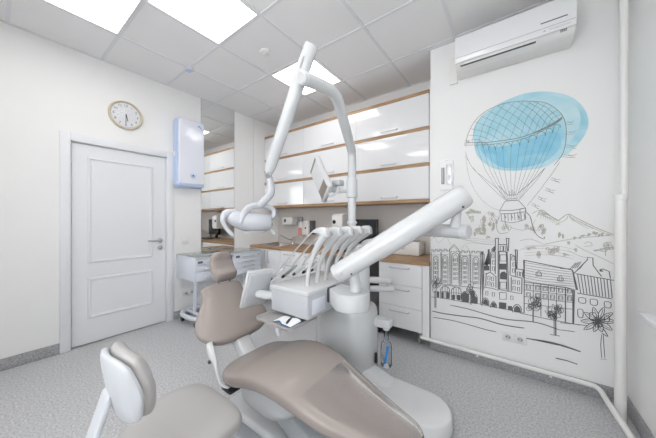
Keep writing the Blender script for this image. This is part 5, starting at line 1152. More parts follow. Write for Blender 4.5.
for i in range(4):
    for j in range(3): box(bm, AX0+.655+i*.009, AX0+.662+i*.009, 2.3395-j*.0018, 2.3420, 2.537+j*.007, 2.542+j*.007)
obj('receiver_grille', bm, 'grey', t)
bm = new()
for i, w in enumerate((.03, .018, .024)): prism(bm, [(2.385, 2.5165), (2.376, 2.520), (2.3755, 2.519), (2.3845, 2.5155)], AX0+.33+i*.04, AX0+.33+i*.04+w, 'X')
obj('indicator_marks', bm, 'grey', t)
obj('mounting_plate', box(new(), AX0-.075, AX0-.012, YM-.022, YM-.001, 2.49, 2.73, .004), 'pvc', t)
# ---- wall thermometer card on the mural wall
t = thing('wall_hygrometer', 'slim white wall thermometer card with grey scales left of the balloon mural', 'thermometer', (-.505, YM, 1.65))
obj('plate', box(new(), -.562, -.446, YM-.016, YM-.001, 1.525, 1.795, .006, 3), 'paper', t)
obj('narrow_scale', box(new(), -.547, -.520, YM-.019, YM-.015, 1.58, 1.735, .002), 'grey', t)
obj('wide_scale', box(new(), -.507, -.460, YM-.019, YM-.015, 1.655, 1.765, .002), 'bar', t)
obj('table_scale', box(new(), -.507, -.460, YM-.019, YM-.015, 1.575, 1.645, .002), 'bar', t)
bm = new()
for x in (-.534, -.492, -.475): tube(bm, [(x, YM-.021, 1.59), (x, YM-.021, 1.73)], .0025, 8)
obj('thermometer_tubes', bm, 'pvc', t)
obj('hanging_eye', lathe(new(), [(.005, -.003), (.010, -.003), (.010, .003), (.005, .003)], (-.504, YM-.010, 1.803), 'Y', 16), 'steel', t)
# ---- heating pipes
bm = tube(new(), [(XN-.035, YM+.045, .11), (XN-.035, 2.52, .108), (XN-.02, 2.495, .108), (.0, 2.495, .104), (.40, 2.492, .102), (.448, 2.486, .102), (.468, 2.45, .102), (.474, 2.36, .102), (.483, 2.22, .102), (.505, 1.9, .102), (.535, 1.2, .10), (.535, -.6, .10)], .016, 14, 5)
t = thing('heating_pipe', 'thin white heating pipe running along the foot of the mural wall', 'pipe', (.0, 2.495, 0))
obj('pipe', bm, 'pvc', t)
for x in (-.25, .22): obj('pipe_clip', box(new(), x-.008, x+.008, 2.472, YM-.0125, .082, .088, .002), 'pvc', t)
t = thing('riser_pipe', 'stout white vertical pipe in the corner beside the window wall', 'pipe', (.535, 2.36, 0))
obj('pipe', lathe(new(), [(.001, 0), (.027, 0), (.027, 1.405), (.001, 1.405)], (.535, 2.345, 0), 'Z', 24), 'pvc', t)
obj('upper_pipe', lathe(new(), [(.001, 1.40), (.0185, 1.40), (.0185, H-.006), (.001, H-.006)], (.552, 2.355, 0), 'Z', 24), 'pvc', t)
obj('coupling', lathe(new(), [(.0265, 1.375), (.030, 1.378), (.030, 1.405), (.020, 1.409)], (.537, 2.345, 0), 'Z', 24), 'pvc', t)
# ------------------------------------------------------------------ the mural
def ribbons(data, y, scale=1.):
    bm = new(); k_ = 0                                   # strokes lie over one another, so each is a hair prouder than the last
    for w, sm, flat in data:
        P = [(flat[i], flat[i+1]) for i in range(0, len(flat), 2)]
        if sm and len(P) > 2: P = catmull(P, 3)
        lift = (k_ % 14)*.00007; k_ += 1
        n = len(P); L, R = [], []; hw = w*.0005*scale
        for i in range(n):
            a, b = P[max(i-1, 0)], P[min(i+1, n-1)]; dx, dz = b[0]-a[0], b[1]-a[1]; l = math.hypot(dx, dz) or 1
            nx, nz = -dz/l*hw, dx/l*hw; k = .6 if (sm and i in (0, n-1)) else 1
            L.append(bm.verts.new((P[i][0]+nx*k, y-lift-i*.000012, P[i][1]+nz*k))); R.append(bm.verts.new((P[i][0]-nx*k, y-lift-i*.000012, P[i][1]-nz*k)))
        for i in range(n-1): bm.faces.new((L[i], L[i+1], R[i+1], R[i]))
    return bm
def patch(P, y, smooth=True):
    Q = catmull(P+[P[0]], 6)[:-1] if smooth else P
    bm = new(); bm.faces.new([bm.verts.new((x, y, z)) for x, z in Q]); return bm
def unpack(D): return [(d[0], d[1], d[2:]) for d in D]
t = thing('painted_mural', 'wall painting of a blue hot air balloon over an ink sketched town', 'mural', (0, YM, .3))
obj('balloon_wash', patch(WASH, YM-.0006), 'wash', t)
obj('deep_wash', patch(WASH_DEEP, YM-.0009), 'washdeep', t)
obj('pale_wash', patch(WASH_PALE, YM-.0009), 'washpale', t)
obj('landscape_sketch', ribbons(unpack(INK_LAND), YM-.0006, .85), 'sepia', t)
obj('balloon_sketch', ribbons(unpack(INK_BALLOON), YM-.0014, .75), 'ink2', t)
obj('town_sketch', ribbons(unpack(INK_TOWN), YM-.0026, .72), 'ink', t)
for P in INK_FILL: obj('painted_opening', patch(P, YM-.0020, False), 'tower', t)
# ------------------------------------------------------------------ the dental chair (length along X, head towards the door wall)
YC = 1.05
t = thing('dental_chair', 'taupe reclined dental chair with separate headrest and long leg rest on a white base', 'dental chair', (-.95, 1.03, 0))
def lerp(a, b, k): return tuple(x+(y-x)*k for x, y in zip(a, b))
# seat and leg rest: (x, top z, near y, far y, half thickness)
SEAT = [(-1.385, .385, .89, 1.17, .025), (-1.372, .395, .825, 1.23, .042), (-1.33, .405, .786, 1.26, .05), (-1.24, .430, .772, 1.265, .054), (-1.12, .474, .768, 1.265, .056), (-.99, .500, .768, 1.26, .056), (-.87, .497, .772, 1.245, .053), (-.74, .472, .785, 1.22, .050), (-.62, .442, .805, 1.19, .047), (-.50, .418, .842, 1.155, .042), (-.39, .402, .862, 1.125, .040), (-.325, .392, .882, 1.10, .034), (-.295, .384, .915, 1.06, .022)]
secs = []
for i, (x, z, y0, y1, h) in enumerate(SEAT):
    a, b = SEAT[max(i-1, 0)], SEAT[min(i+1, len(SEAT)-1)]; dx, dz = b[0]-a[0], b[1]-a[1]; l = math.hypot(dx, dz); n = Vector((-dz/l, 0, dx/l))
    if i == 0 or i == len(SEAT)-1: n = Vector((0, 0, 1))
    secs.append((Vector((x, (y0+y1)/2, z))-n*h, (0, (y1-y0)/2, 0), n*h))
seat = obj('seat_and_leg_rest', cushion(new(), secs, 8, 48, 3.2), 'vinyl', t, sharp=60)
under = [(c-Vector(v)*.85, tuple(Vector(u)*.80), tuple(Vector(v)*.40)) for c, u, v in secs]
obj('seat_shell', cushion(new(), under, 6, 36, 4), 'enamel2', t, sharp=60)
# clear protective film over the foot end
bm = new(); fs = []
cov = catmull([tuple(c)+tuple(u)+tuple(v) for c, u, v in secs], 8)
R = []
for p in cov:
    if p[0] < -.775: continue
    c, u, v = Vector(p[:3]), Vector(p[3:6])*1.015, Vector(p[6:9])*1.07; ring = []
    for k in range(6, 19):
        a = 2*PI*k/48; ca, sa = math.cos(a), math.sin(a)
        ring.append(c+u*math.copysign(abs(ca)**(2/3.2), ca)+v*math.copysign(abs(sa)**(2/3.2), sa))
    R.append(ring)
V = [[bm.verts.new(p) for p in r] for r in R]
for a, b in zip(V[:-1], V[1:]):
    for i in range(12): bm.faces.new((a[i], a[i+1], b[i+1], b[i]))
bmesh.ops.solidify(bm, geom=list(bm.faces), thickness=.0012)
f_ = obj('foot_cover', bm, 'clear', t, sharp=60); f_['label'] = 'clear plastic protective cover'
# backrest: along its length from the bottom edge to the shoulders
B0, B1 = Vector((-1.470, YC, .470)), Vector((-1.757, YC, .788))
ax = (B1-B0).normalized(); nb = Vector((-ax.z, 0, ax.x))*-1
if nb.x < 0: nb = -nb
prof = [(0, .09, .022), (.025, .155, .036), (.09, .215, .046), (.2, .258, .050), (.34, .272, .050), (.5, .248, .048), (.64, .206, .046), (.78, .168, .044), (.88, .160, .042), (.945, .158, .040), (.985, .135, .034), (1.0, .095, .022)]
secs = []
for k, w, h in prof:
    bow = .030*math.sin(PI*k)
    secs.append((B0.lerp(B1, k)-nb*(bow*.6)-nb*.045, (0, w, 0), nb*h))
obj('backrest', cushion(new(), secs, 7, 44, 2.8), 'vinyl', t, sharp=60)
shell = [(Vector(c)-nb*.040, tuple(Vector(u)*.86), tuple(Vector(v)*.6)) for c, u, v in secs]
obj('backrest_shell', cushion(new(), shell, 6, 36, 3), 'enamel2', t, sharp=60)
# headrest
H0, H1 = Vector((-1.782, YC+.040, .778)), Vector((-1.838, YC+.040, .998))
hx = (H1-H0).normalized(); hn = Vector((hx.z, 0, -hx.x))
secs = []
for k, w, h, o in ((0, .045, .020, .0), (.03, .072, .036, .002), (.12, .086, .050, .012), (.26, .091, .054, .020), (.42, .093, .038, .002), (.65, .092, .032, -.008), (.85, .082, .034, .000), (.96, .058, .030, .006), (1.0, .036, .018, .006)):
    secs.append((H0.lerp(H1, k)+hn*o-hn*.02, (0, w, 0), hn*h))
hr = obj('headrest', cushion(new(), secs, 7, 40, 3.2), 'vinyl', t, sharp=60)
bm = new()
for dy in (-.05, .05): tube(bm, [H0.lerp(H1, .4)+Vector((-.05, dy, 0)), H0.lerp(H1, -.1)+Vector((-.03, dy, 0)), B1+Vector((.03, dy-.02, -.08))-nb*.07], .009, 10, 4)
obj('headrest_bracket', bm, 'chrome', hr)
# links from backrest to seat
obj('back_support', prism(new(), [(-1.62, .47), (-1.54, .49), (-1.46, .40), (-1.36, .325), (-1.20, .30), (-1.20, .23), (-1.38, .25), (-1.53, .36)], YC-.05, YC+.05, 'Y', .012, 3), 'enamel', t)
bm = new()
cushion(bm, [((-1.525, .82, .480), (.010, 0, .012), (0, .020, 0)), ((-1.500, .81, .468), (.014, 0, .018), (0, .020, 0)), ((-1.455, .80, .440), (.018, 0, .022), (0, .016, 0)), ((-1.425, .80, .405), (.020, 0, .012), (0, .010, 0)), ((-1.405, .80, .37), (.008, 0, .003), (0, .009, 0)), ((-1.380, .80, .325), (.007, 0, .004), (0, .009, 0)), ((-1.355, .805, .298), (.007, 0, .007), (0, .009, 0)), ((-1.30, .815, .29), (.003, 0, .010), (0, .009, 0))], 5, 20, 3)
h_ = obj('hinge_arm', bm, 'enamel', t)
obj('pivot_bolt', lathe(new(), [(.001, -.018), (.011, -.018), (.011, .014), (.001, .014)], (-1.462, .80, .400), 'Y', 16), 'darkgrey', h_)
obj('seat_bumper', box(new(), -1.36, -1.27, .80, .88, .268, .296, .01), 'black', t)
# lifting body and floor base
bm = new(); R = []
for z, k, dx in ((.222, .40, .03), (.228, .68, .02), (.245, .85, .012), (.28, .96, .004), (.33, 1., 0), (.365, .99, 0), (.395, .9, 0)):
    R.append([(-1.085+dx+(x)*k, 1.010+(y)*k, z) for x, y in rrect(-.21, .21, -.20, .20, .15, 8)])
rings(bm, R)
obj('seat_carriage_cover', bm, 'enamel2', t, sharp=50)
obj('lift_arm', prism(new(), [(-1.20, .25), (-.98, .25), (-.62, .135), (-.62, .09), (-.86, .09)], .92, 1.13, 'Y', .012, 3), 'basegrey', t)
b_ = obj('floor_base', prism(new(), rrect(-1.50, -.44, .90, 1.15, .06), .012, .085, 'Z', .02, 4), 'enamel2', t)
obj('base_step', box(new(), -1.42, -.52, .815, .905, .004, .055, .018, 3), 'basegrey', t)
obj('base_foot', box(new(), -1.48, -.46, .92, 1.13, .0005, .014), 'black', t)
# ------------------------------------------------------------------ the dental unit
t = thing('dental_unit', 'white dental unit with instrument console on a thick swing arm beside the chair', 'dental unit', (-1.10, 1.75, 0))
# pedestal and foot
bm = new(); R = []
for z, k in ((.004, .97), (.02, 1.), (.30, 1.), (.52, .985), (.558, .955), (.572, .91), (.576, .86)):
    R.append([(-1.103+x*k, 1.745+y*k, z) for x, y in rrect(-.253, .253, -.178, .178, .15, 10)])
rings(bm, R); obj('pedestal', bm, 'enamel', t, sharp=50)
bm = new(); R = []
out = [(-.45+.165*math.cos(a), 1.60+.165*math.sin(a)) for a in [(-90+180*k/20)*PI/180 for k in range(21)]]
out = out+[(-.62, 1.768), (-.80, 1.775), (-.92, 1.775), (-.92, 1.425), (-.80, 1.425), (-.62, 1.432)]
for z, k in ((.003, .985), (.012, 1.), (.085, .985), (.097, .965), (.101, .93)):
    R.append([(-.62+(x+.62)*k, 1.60+(y-1.60)*k, z) for x, y in out])
rings(bm, R); obj('foot', bm, 'footlit', t, sharp=50)
cushion(bm := new(), [((-.90, 1.70, .10), (0, .085, 0), (.02, 0, .06)), ((-.83, 1.695, .095), (0, .085, 0), (.02, 0, .045)), ((-.76, 1.69, .092), (0, .080, 0), (.02, 0, .025)), ((-.70, 1.685, .090), (0, .07, 0), (.01, 0, .012))], 5, 24, 3)
obj('foot_fairing', bm, 'footlit', t, sharp=60)
# bottle holder
hd = obj('bottle_holder', box(new(), -.872, -.735, 1.745, 1.835, .437, .500, .014, 3), 'enamel2', t)
bt = obj('water_bottle', lathe(new(), [(.001, .135), (.036, .135), (.042, .145), (.042, .275), (.036, .305), (.018, .330), (.018, .425), (.001, .425)], (-.775, 1.79, .012), 'Z', 24), 'bottle', t)
bt['label'] = 'clear water bottle with blue tubes'
obj('blue_tube', tube(new(), [(-.758, 1.775, .300), (-.764, 1.775, .25), (-.782, 1.775, .17)], .010, 10, 5), 'blue', bt)
obj('bottle_collar', lathe(new(), [(.001, .408), (.024, .408), (.024, .43), (.001, .43)], (-.775, 1.79, .012), 'Z', 20), 'pvc', bt)
obj('bottle_scale', box(new(), -.806, -.780, 1.748, 1.752, .20, .245), 'grey', bt)
obj('cable_clip', tube(new(), [(-.838, 1.748, .235), (-.838, 1.746, .175)], [.010, .012], 10, 2, True), 'black', t)
# column, pole and lamp arm
obj('column', lathe(new(), [(.001, .57), (.072, .57), (.068, .585), (.068, 1.03), (.060, 1.05), (.001, 1.055)], (-.99, 1.79, 0), 'Z', 32), 'enamel2', t)
bm = new()
tube(bm, [(-.985, 1.79, 1.0), (-.94, 1.775, 1.05), (-.86, 1.752, 1.07), (-.76, 1.722, 1.09), (-.64, 1.686, 1.14), (-.54, 1.656, 1.176), (-.42, 1.62, 1.185), (-.212, 1.556, 1.185)], .038, 24, 4)
obj('swing_tube', bm, 'enamel', t)
obj('swing_tube_cap', tube(new(), [(-.235, 1.563, 1.185), (-.208, 1.555, 1.185), (-.196, 1.551, 1.185), (-.191, 1.5495, 1.185)], [.0395, .0395, .036, .028], 24), 'enamel2', t)
neck = tube(new(), [(-.262, 1.545, 1.205), (-.260, 1.545, 1.235), (-.252, 1.54, 1.28), (-.246, 1.535, 1.345)], [.030, .026, .023, .027], 18, 3)
obj('elbow_neck', neck, 'enamel2', t)
A0, A1 = Vector((-.885, 1.279, .910)), Vector((-.205, 1.531, 1.388))
def along(k): return A0.lerp(A1, k)
bm = tube(new(), [along(k) for k in (0, .012, .03, .31, .335, .36, .5, .8, .965, .985, 1.0)], [.056, .0605, .0610, .0605, .063, .0675, .0675, .0655, .064, .061, .053], 32)
ba = obj('balance_arm', bm, 'enamel', t, sharp=45)
d_ = (A1-A0).normalized(); side = Vector((0, 0, 1)).cross(d_).normalized(); cam_side = -side if side.y > 0 else side
up = cam_side.cross(d_).normalized(); up = up if up.z > 0 else -up
def screw(k, v, r, m):
    p = along(k); w = .0605 if k < .32 else .0650
    q = p+(cam_side*math.cos(v)+up*math.sin(v))*w; n = (cam_side*math.cos(v)+up*math.sin(v))
    return obj('screw_cap', tube(new(), [q-n*.004, q+n*.003, q+n*.005], [r, r, r*.7], 14), m, ba)
screw(.065, -.15, .013, 'unitgrey'); screw(.115, -.75, .006, 'darkgrey'); screw(.93, -.75, .006, 'darkgrey')
obj('end_collar', tube(new(), [along(.026), along(.034)], [.0618, .0618], 32), 'unitgrey', ba)
obj('arm_post', tube(new(), [(-.800, 1.372, .80), (-.800, 1.370, .86), (-.80, 1.335, .935)], [.036, .033, .035], 22, 3), 'enamel2', t)
obj('swivel_hub', prism(new(), [(-.838+.118*math.cos(a), 1.385+.118*math.sin(a)) for a in [(-115+230*k/28)*PI/180 for k in range(29)]]+[(-.985, 1.492), (-.985, 1.350)], .688, .796, 'Z', .008, 3), 'enamel2', t)
# console
cs = obj('console', box(new(), -1.335, -1.003, 1.150, 1.700, .635, .786, .012, 3), 'unitgrey', t)
obj('console_lid', box(new(), -1.340, -.998, 1.145, 1.705, .782, .810, .006, 3), 'enamel', cs)
obj('label_panel', box(new(), -1.004, -.9985, 1.190, 1.325, .660, .752, .003), 'cart', cs)
obj('seam_gasket', box(new(), -1.001, -.984, 1.345, 1.43, .700, .798, .001), 'darkgrey', t)
# whip arms with hoses and handpieces
for k in range(5):
    yb, yh = 1.262+.103*k, 1.262+.122*k; dxh = .012*k
    bm = new()
    tube(bm, [(-1.105, yb, .803), (-1.100, yb, .86), (-1.085, yb+(yh-yb)*.3, .94), (-1.045, yb+(yh-yb)*.6, 1.03), (-1.0+dxh*.5, yb+(yh-yb)*.85, 1.10), (-.962+dxh, yh, 1.150), (-.955+dxh, yh, 1.176)], [.0150, .0145, .0150, .0180, .022, .026, .022], 16, 5)
    wa = obj('whip_arm', bm, 'enamel', t, sharp=60)
    bm = new()
    cushion(bm, [((-.928+dxh, yh, 1.166), (0, .018, 0), (-.004, 0, .024)), ((-.934+dxh, yh, 1.168), (0, .024, 0), (-.004, 0, .030)), ((-.968+dxh, yh, 1.172), (0, .026, 0), (0, 0, .031)), ((-1.005+dxh, yh, 1.178), (0, .022, 0), (.004, 0, .022)), ((-1.040+dxh, yh, 1.176), (0, .014, 0), (.004, 0, .012)), ((-1.056+dxh, yh, 1.172), (0, .009, 0), (.003, 0, .007))], 5, 22, 2.6)
    obj('arm_head', bm, 'enamel', wa, sharp=60)
    obj('head_slot', box(new(), -.975+dxh, -.945+dxh, yh-.008, yh+.008, 1.199, 1.2045, .002), 'grey', wa)
    xi = (-1.425, -1.40, -1.385, -1.375, -1.370)[k]; zi = (.812, .815, .816, .816, .816)[k]
    yi = yb-.01
    obj('hose', tube(new(), [(-1.058+dxh, yh, 1.171), (-1.16+dxh*.7, (yh*2+yi)/3, 1.085), (-1.29, (yh+yi*2)/3, .955), (xi+.05, yi, zi+.055)], .0055, 8, 4), 'hose', wa)
    d0 = Vector((.12, 0, .085)).normalized()
    tip = Vector((xi-.02, yi, zi+.004))
    hp = obj('handpiece', tube(new(), [tip, tip+d0*.03, tip+d0*.09, tip+d0*.14, tip+d0*.16], [.007, .012, .012, .010, .007], 14, 2), 'steel' if k % 2 else 'enamel2', t)
    obj('handpiece_tip', tube(new(), [tip+d0*.012, tip-d0*.02, tip-d0*.03], [.011, .011, .006], 12), 'black', hp)
    cr = obj('holder_cradle', box(new(), xi+.005, -1.338, yi-.016, yi+.016, .776, .802, .005), 'enamel2', t)
# control panel on its stub
PX = [Vector((-1.415, 1.025, .905)), Vector((-1.385, 1.215, .900))]; dn = Vector((-.090, 0, -.262))
e1 = (PX[1]-PX[0]); e2 = dn; nn = e1.cross(e2).normalized(); nn = nn if nn.x > 0 else -nn
bm = new(); box(bm, 0, 1, 0, 1, -.5, .5, 0)
def panel(bm, o, a, b, n, t0, t1, bev):
    vs = [bm.verts.new(o+a*i+b*j+n*h) for h in (t0, t1) for i, j in ((0, 0), (1, 0), (1, 1), (0, 1))]
    fs = [bm.faces.new([vs[i] for i in q]) for q in ((0, 1, 2, 3), (7, 6, 5, 4), (0, 4, 5, 1), (1, 5, 6, 2), (2, 6, 7, 3), (3, 7, 4, 0))]
    bmesh.ops.recalc_face_normals(bm, faces=fs)
    if bev: bmesh.ops.bevel(bm, geom=list({e for f in fs for e in f.edges}), offset=bev, segments=3, affect='EDGES', profile=.5)
    return bm
bm.free()
cp = obj('control_panel', panel(new(), PX[0], e1, e2, nn, -.018, .010, .006), 'enamel', t)
obj('panel_back', panel(new(), PX[0]+e1*.07+e2*.07, e1*.86, e2*.87, nn, .008, .022, .006), 'unitgrey', cp)
obj('panel_screen', panel(new(), PX[0]+e1*.08+e2*.08, e1*.84, e2*.84, nn, -.0195, -.017, .0), 'cart', cp)
obj('panel_stub', tube(new(), [PX[0]+e1*.55+e2*.62+nn*.018, Vector((-1.40, 1.165, .720)), Vector((-1.342, 1.19, .722))], [.029, .030, .031], 18, 4, True), 'enamel2', t)
# tray below the console
bm = new(); R = []
for s, z in ((1.0, .604), (1.01, .610), (1.02, .622), (1.0, .624), (.97, .612), (.955, .610)):
    R.append([(-1.195+(x)*s, 1.165+(y)*s, z) for x, y in rrect(-.155, .155, -.135, .135, .03, 6)])
rings(bm, R); tr = obj('tray', bm, 'vinyl2', t, sharp=30); tr['label'] = 'taupe grey rimmed instrument tray'
obj('tray_arm', tube(new(), [(-1.15, 1.10, .602), (-1.15, 1.10, .575), (-1.15, 1.22, .57), (-1.15, 1.28, .645)], [.018, .018, .016, .016], 14, 4), 'unitgrey', t)
bm = tube(new(), [(-1.165, 1.10, .603), (-1.165, 1.06, .585), (-1.15, 1.05, .555)], [.022, .02, .014], 12, 4, True)
obj('tray_handle', bm, 'unitgrey', t)
# assistant arms
bm = tube(new(), [(-.985, 1.80, .765), (-.80, 1.895, .765)], .026, 14, 0, True); tube(bm, [(-.985, 1.80, .695), (-.785, 1.905, .700)], .024, 14, 0, True); tube(bm, [(-.80, 1.897, .775), (-.80, 1.897, .695)], .015, 12)
obj('assistant_arm', bm, 'enamel2', t)
# pole, clamp and lamp arm
pole = obj('pole', lathe(new(), [(.001, .56), (.034, .56), (.034, 1.78), (.001, 1.78)], (-1.112, 1.85, 0), 'Z', 24), 'enamel', t)
bm = tube(new(), [(-1.112, 1.85, 1.70), (-1.112, 1.85, 1.79), (-1.105, 1.835, 1.825), (-1.088, 1.79, 1.855), (-.985, 1.49, 2.012), (-.957, 1.41, 2.052), (-.945, 1.345, 2.072), (-.944, 1.28, 2.076), (-.955, 1.15, 2.065), (-.966, 1.062, 2.054)], [.0345, .035, .036, .0365, .037, .037, .037, .037, .037, .037], 22, 6)
obj('pole_arm', bm, 'enamel', t, sharp=60)
obj('joint_cap', tube(new(), [(-.962, 1.085, 2.058), (-.9665, 1.058, 2.0533), (-.968, 1.048, 2.051)], [.0385, .0385, .030], 22), 'enamel2', t)
obj('pole_clamp', lathe(new(), [(.034, 1.435), (.045, 1.44), (.047, 1.455), (.047, 1.580), (.045, 1.595), (.034, 1.60)], (-1.112, 1.85, 0), 'Z', 28), 'enamel2', t)
obj('pole_collar', lathe(new(), [(.034, 1.215), (.044, 1.217), (.044, 1.235), (.034, 1.237)], (-1.112, 1.85, 0), 'Z', 24), 'enamel2', t)
# spring arm
S0, S1 = Vector((-.953, 1.128, 2.275)), Vector((-1.374, 1.162, 1.580))
sa = obj('spring_arm', tube(new(), [S0.lerp(S1, k) for k in (0, .012, .5, .93, .965, 1)], [.038, .042, .0405, .039, .036, .028], 26), 'enamel', t, sharp=50)
m_ = S0.lerp(S1, .10)
obj('arm_slot', tube(new(), [m_+Vector((.03, -.012, .03)), m_+Vector((.012, -.033, -.005)), m_+Vector((-.02, -.030, -.06))], .008, 8, 3), 'grey', sa)
obj('knuckle', tube(new(), [S1+Vector((.01, 0, .02)), S1, S1+Vector((-.004, .005, -.03)), S1+Vector((-.006, .012, -.045))], [.026, .030, .024, .016], 18, 2), 'chrome', t)
# lamp
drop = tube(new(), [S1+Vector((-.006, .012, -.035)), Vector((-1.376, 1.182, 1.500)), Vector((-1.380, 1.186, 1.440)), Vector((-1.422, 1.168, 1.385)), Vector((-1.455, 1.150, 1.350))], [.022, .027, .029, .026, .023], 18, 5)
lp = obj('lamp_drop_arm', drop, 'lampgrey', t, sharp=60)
u = Vector((.434, .90, 0)).normalized(); fr = Vector((.90, -.434, 0)).normalized(); zz = Vector((0, 0, 1)); O = Vector((-1.520, 1.135, 1.247))
def Lp(a, b, c): return O+u*a+fr*b+zz*c
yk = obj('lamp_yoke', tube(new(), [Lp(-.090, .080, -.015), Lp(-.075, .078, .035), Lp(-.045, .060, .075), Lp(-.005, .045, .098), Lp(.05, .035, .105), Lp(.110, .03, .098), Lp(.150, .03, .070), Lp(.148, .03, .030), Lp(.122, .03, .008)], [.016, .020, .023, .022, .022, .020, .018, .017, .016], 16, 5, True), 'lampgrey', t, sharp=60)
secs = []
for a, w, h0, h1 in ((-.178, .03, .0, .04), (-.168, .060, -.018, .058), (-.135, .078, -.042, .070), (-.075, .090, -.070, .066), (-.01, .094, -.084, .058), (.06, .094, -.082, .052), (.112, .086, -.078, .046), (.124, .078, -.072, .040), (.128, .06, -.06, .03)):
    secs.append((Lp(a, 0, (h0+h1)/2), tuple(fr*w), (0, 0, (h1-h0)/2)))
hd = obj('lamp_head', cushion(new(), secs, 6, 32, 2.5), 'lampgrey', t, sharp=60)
bm = new(); prism(bm, rrect(-.06, .10, -.070, .070, .05, 6), -.0885, -.078, 'Z', .003)
xform(bm, Matrix(((u.x, fr.x, 0, O.x), (u.y, fr.y, 0, O.y), (0, 0, 1, O.z), (0, 0, 0, 1))))
obj('lamp_lens', bm, 'unitgrey', hd)
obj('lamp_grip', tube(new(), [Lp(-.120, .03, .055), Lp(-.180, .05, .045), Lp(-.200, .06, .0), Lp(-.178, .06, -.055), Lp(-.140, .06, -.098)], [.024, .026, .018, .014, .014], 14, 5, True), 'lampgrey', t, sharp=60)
obj('lamp_grip', tube(new(), [Lp(.105, .02, -.04), Lp(.135, .03, -.075), Lp(.155, .035, -.098)], [.014, .013, .012], 12, 4, True), 'enamel', t, sharp=60)
# viewing screen clamped to the pole
obj('screen_bracket', tube(new(), [(-1.15, 1.845, 1.505), (-1.22, 1.835, 1.505), (-1.265, 1.825, 1.51), (-1.30, 1.81, 1.525)], [.026, .026, .032, .024], 18, 4), 'enamel2', t)
obj('bracket_block', box(new(), -1.285, -1.20, 1.79, 1.865, 1.545, 1.595, .010, 3), 'unitgrey', t)
rt, fw = Vector((.804, .594, 0)), Vector((-.594, .804, 0))
Lv = rt*.122-zz*.297-fw*.17; Sv = rt*-.061-zz*.122+fw*.17
Nn = Lv.cross(Sv).normalized(); Nn = Nn if Nn.dot(rt) > 0 else -Nn
Cc = Vector((-1.372, 1.720, 1.603)); Q = Cc-Lv*.5-Sv*.5
vs = obj('viewer_housing', panel(new(), Q, Lv, Sv, Nn, 0, .042, .014), 'enamel', t)
obj('viewer_screen', panel(new(), Q+Lv*.10+Sv*.06, Lv*.80, Sv*.88, Nn, -.0015, .001, 0), 'gloss', vs)
for l0, l1, s0, s1 in ((.03, .095, .10, .90), (.70, .94, .12, .88)): obj('viewer_patch', panel(new(), Q+Lv*l0+Sv*s0, Lv*(l1-l0), Sv*(s1-s0), Nn, -.0030, .001, 0), 'taupepl', vs)  # two taupe patches on the viewer face
obj('viewer_handle', tube(new(), [Q+Lv*1.0+Sv*.4+Nn*.02, Q+Lv*1.07+Sv*.45+Nn*.03, Q+Lv*1.09+Sv*.2+Nn*.07, Q+Lv*1.0+Sv*.1+Nn*.09], .009, 10, 5, True), 'enamel', vs)
obj('viewer_mount', tube(new(), [Cc+Nn*.038, Vector((-1.298, 1.80, 1.54))], [.028, .022], 16), 'enamel2', t)
# glove wrap on the tray
t = thing('instrument_wrap', 'white wrap with blue edges and a black strap lying on the dental unit tray', 'wrap', (-1.10, 1.085, .612))
def sheet(x0, x1, y0, y1, z, hump, t_, grow=0):
    bm = new(); N = 14; top = []; bot = []
    for i in range(N+1):
        k = i/N; x = x0+(x1-x0)*k; h = z+hump*abs(math.sin(2*PI*k))*.5+hump*.2*math.sin(PI*k)
        yy0, yy1 = y0+.012*math.sin(PI*k*2), y1-.010*math.cos(PI*k)
        top.append((bm.verts.new((x, yy0, h+t_)), bm.verts.new((x, yy1, h+t_+.004)))); bot.append((bm.verts.new((x, yy0, h)), bm.verts.new((x, yy1, h+.004))))
    for i in range(N):
        a, b, c, d = top[i], top[i+1], bot[i], bot[i+1]
        for q in ((a[0], b[0], b[1], a[1]), (c[0], c[1], d[1], d[0]), (a[0], c[0], d[0], b[0]), (a[1], b[1], d[1], c[1])): bm.faces.new(q)
    bm.faces.new((top[0][0], top[0][1], bot[0][1], bot[0][0])); bm.faces.new((top[N][0], bot[N][0], bot[N][1], top[N][1]))
    return bm
obj('blue_border', sheet(-1.205, -1.052, 1.052, 1.138, .6135, .016, .003), 'navyblue', t)
obj('white_sheet', sheet(-1.201, -1.056, 1.058, 1.140, .6172, .016, .005), 'paper', t)
obj('black_strap', tube(new(), [(-1.085, 1.052, .626), (-1.092, 1.068, .634), (-1.105, 1.10, .638), (-1.125, 1.138, .634)], [.004, .008, .007, .003], 8, 4), 'black', t)
# ------------------------------------------------------------------ the operator stool
ST = Vector((-1.045, .405, 0)); hdg = math.radians(91)
t = thing('operator_stool', 'taupe grey rolling stool with a curved backrest in front of the dental chair', 'stool', ST)
Rm = Matrix.Translation(ST) @ Matrix.Rotation(hdg, 4, 'Z')
def sobj(name, bm, m, parent=None, sharp=50): return obj(name, xform(bm, Rm), m, parent or t, sharp=sharp)
SZ = .50
secs = [((-.205, -.06, SZ-.045), (0, .06, 0), (0, 0, .02)), ((-.195, -.06, SZ-.045), (0, .095, 0), (0, 0, .036)), ((-.16, -.05, SZ-.045), (0, .125, 0), (0, 0, .044)), ((-.08, -.025, SZ-.046), (0, .165, 0), (0, 0, .044)), ((.02, 0, SZ-.046), (0, .205, 0), (0, 0, .044)), ((.12, 0, SZ-.047), (0, .200, 0), (0, 0, .044)), ((.18, 0, SZ-.052), (0, .185, 0), (0, 0, .042)), ((.212, 0, SZ-.058), (0, .15, 0), (0, 0, .034)), ((.222, 0, SZ-.060), (0, .10, 0), (0, 0, .02))]
sobj('seat', cushion(new(), secs, 7, 44, 3.2), 'vinyl2', None, 60)
sobj('seat_pan', cushion(new(), [((c[0]*.94, c[1], c[2]-.040), (0, u_[1]*.93, 0), (0, 0, .014)) for c, u_, v_ in secs], 5, 36, 4), 'unitgrey', None, 60)
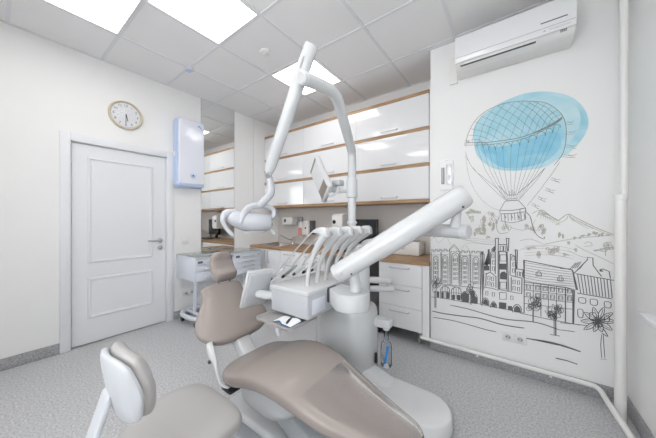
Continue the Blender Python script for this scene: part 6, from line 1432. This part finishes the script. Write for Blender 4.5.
# curved backrest band
def band(r, th, zc0, hgt, a0):
    S = []
    for k in range(13):
        q = (k-6)/6; a = math.radians(a0*q); e = math.sqrt(max(0, 1-(abs(q)**3.2)))
        c = Vector((.030-r*math.cos(a), r*math.sin(a)*.95-.120, zc0)); rad = Vector((-math.cos(a), math.sin(a), 0))
        lean = Vector((-.18, 0, 1)).normalized()
        S.append((c, rad*th*(.35+.65*e), lean*hgt*(.18+.82*e)))
    return S
sobj('backrest', cushion(new(), band(.190, .029, SZ+.280, .108, 33), 5, 34, 2.3), 'vinyl2', None, 60)
sobj('backrest_shell', cushion(new(), band(.221, .016, SZ+.275, .103, 31), 5, 34, 2.6), 'unitgrey', None, 60)
sobj('back_bar', cushion(new(), [((-.200, -.105, SZ+.26), (0, .030, 0), (.010, 0, .004)), ((-.232, -.100, SZ+.15), (0, .032, 0), (.010, 0, .003)), ((-.262, -.085, SZ+.03), (0, .033, 0), (.010, 0, .002)), ((-.268, -.06, SZ-.06), (0, .032, 0), (.010, 0, .0)), ((-.225, 0, SZ-.118), (0, .030, 0), (.006, 0, .007)), ((-.10, 0, SZ-.128), (0, .030, 0), (0, 0, .008)), ((.0, 0, SZ-.128), (0, .030, 0), (0, 0, .008))], 6, 20, 4), 'unitgrey', None, 60)
sobj('gas_column', lathe(new(), [(.001, .10), (.032, .10), (.032, .25), (.022, .255), (.022, SZ-.115), (.06, SZ-.112), (.06, SZ-.098), (.001, SZ-.098)], (0, 0, 0), 'Z', 22), 'chrome')
bm = lathe(new(), [(.001, .075), (.045, .075), (.045, .125), (.033, .135), (.001, .135)], (0, 0, 0), 'Z', 24)
for k in range(5):
    a = 2*PI*k/5+.3; c, s = math.cos(a), math.sin(a)
    tube(bm, [(c*.03, s*.03, .105), (c*.15, s*.15, .095), (c*.255, s*.255, .078)], [.024, .020, .015], 12, 3, True)
sobj('star_base', bm, 'chrome')
for k in range(5):
    a = 2*PI*k/5+.3; c, s = math.cos(a), math.sin(a); p = Vector((c*.252, s*.252, 0))
    bm = tube(new(), [p+Vector((0, 0, .08)), p+Vector((0, 0, .05))], .008, 10); c_ = sobj('castor', bm, 'darkgrey')
    bm = lathe(new(), [(.001, -.018), (.022, -.018), (.025, -.012), (.025, .012), (.022, .018), (.001, .018)], (p.x+.012*c, p.y+.012*s, .0255), 'Y', 18); sobj('castor_wheel', bm, 'black', c_)
sobj('height_lever', tube(new(), [(.03, -.05, SZ-.10), (.06, -.18, SZ-.105), (.065, -.215, SZ-.105)], [.006, .006, .010], 10, 3, True), 'black')
# ------------------------------------------------------------------ daylight, camera, view
w = bpy.data.worlds.new('daylight'); SC.world = w; w.use_nodes = True
bg = w.node_tree.nodes['Background']; bg.inputs['Color'].default_value = (.96, .97, 1, 1); bg.inputs['Strength'].default_value = 6.0
cam = bpy.data.cameras.new('camera'); co = bpy.data.objects.new('camera', cam); COL.objects.link(co)
co.location = (0, 0, 1.2545); co.rotation_euler = (PI/2, 0, .6362)
cam.sensor_fit = 'HORIZONTAL'; cam.sensor_width = 36; cam.lens = 251.517*36/656; cam.clip_start = .02
SC.camera = co
vs_ = SC.view_settings; vs_.view_transform = 'Standard'; vs_.look = 'None'; vs_.gamma = 1; vs_.use_curve_mapping = False; vs_.exposure = 0.12
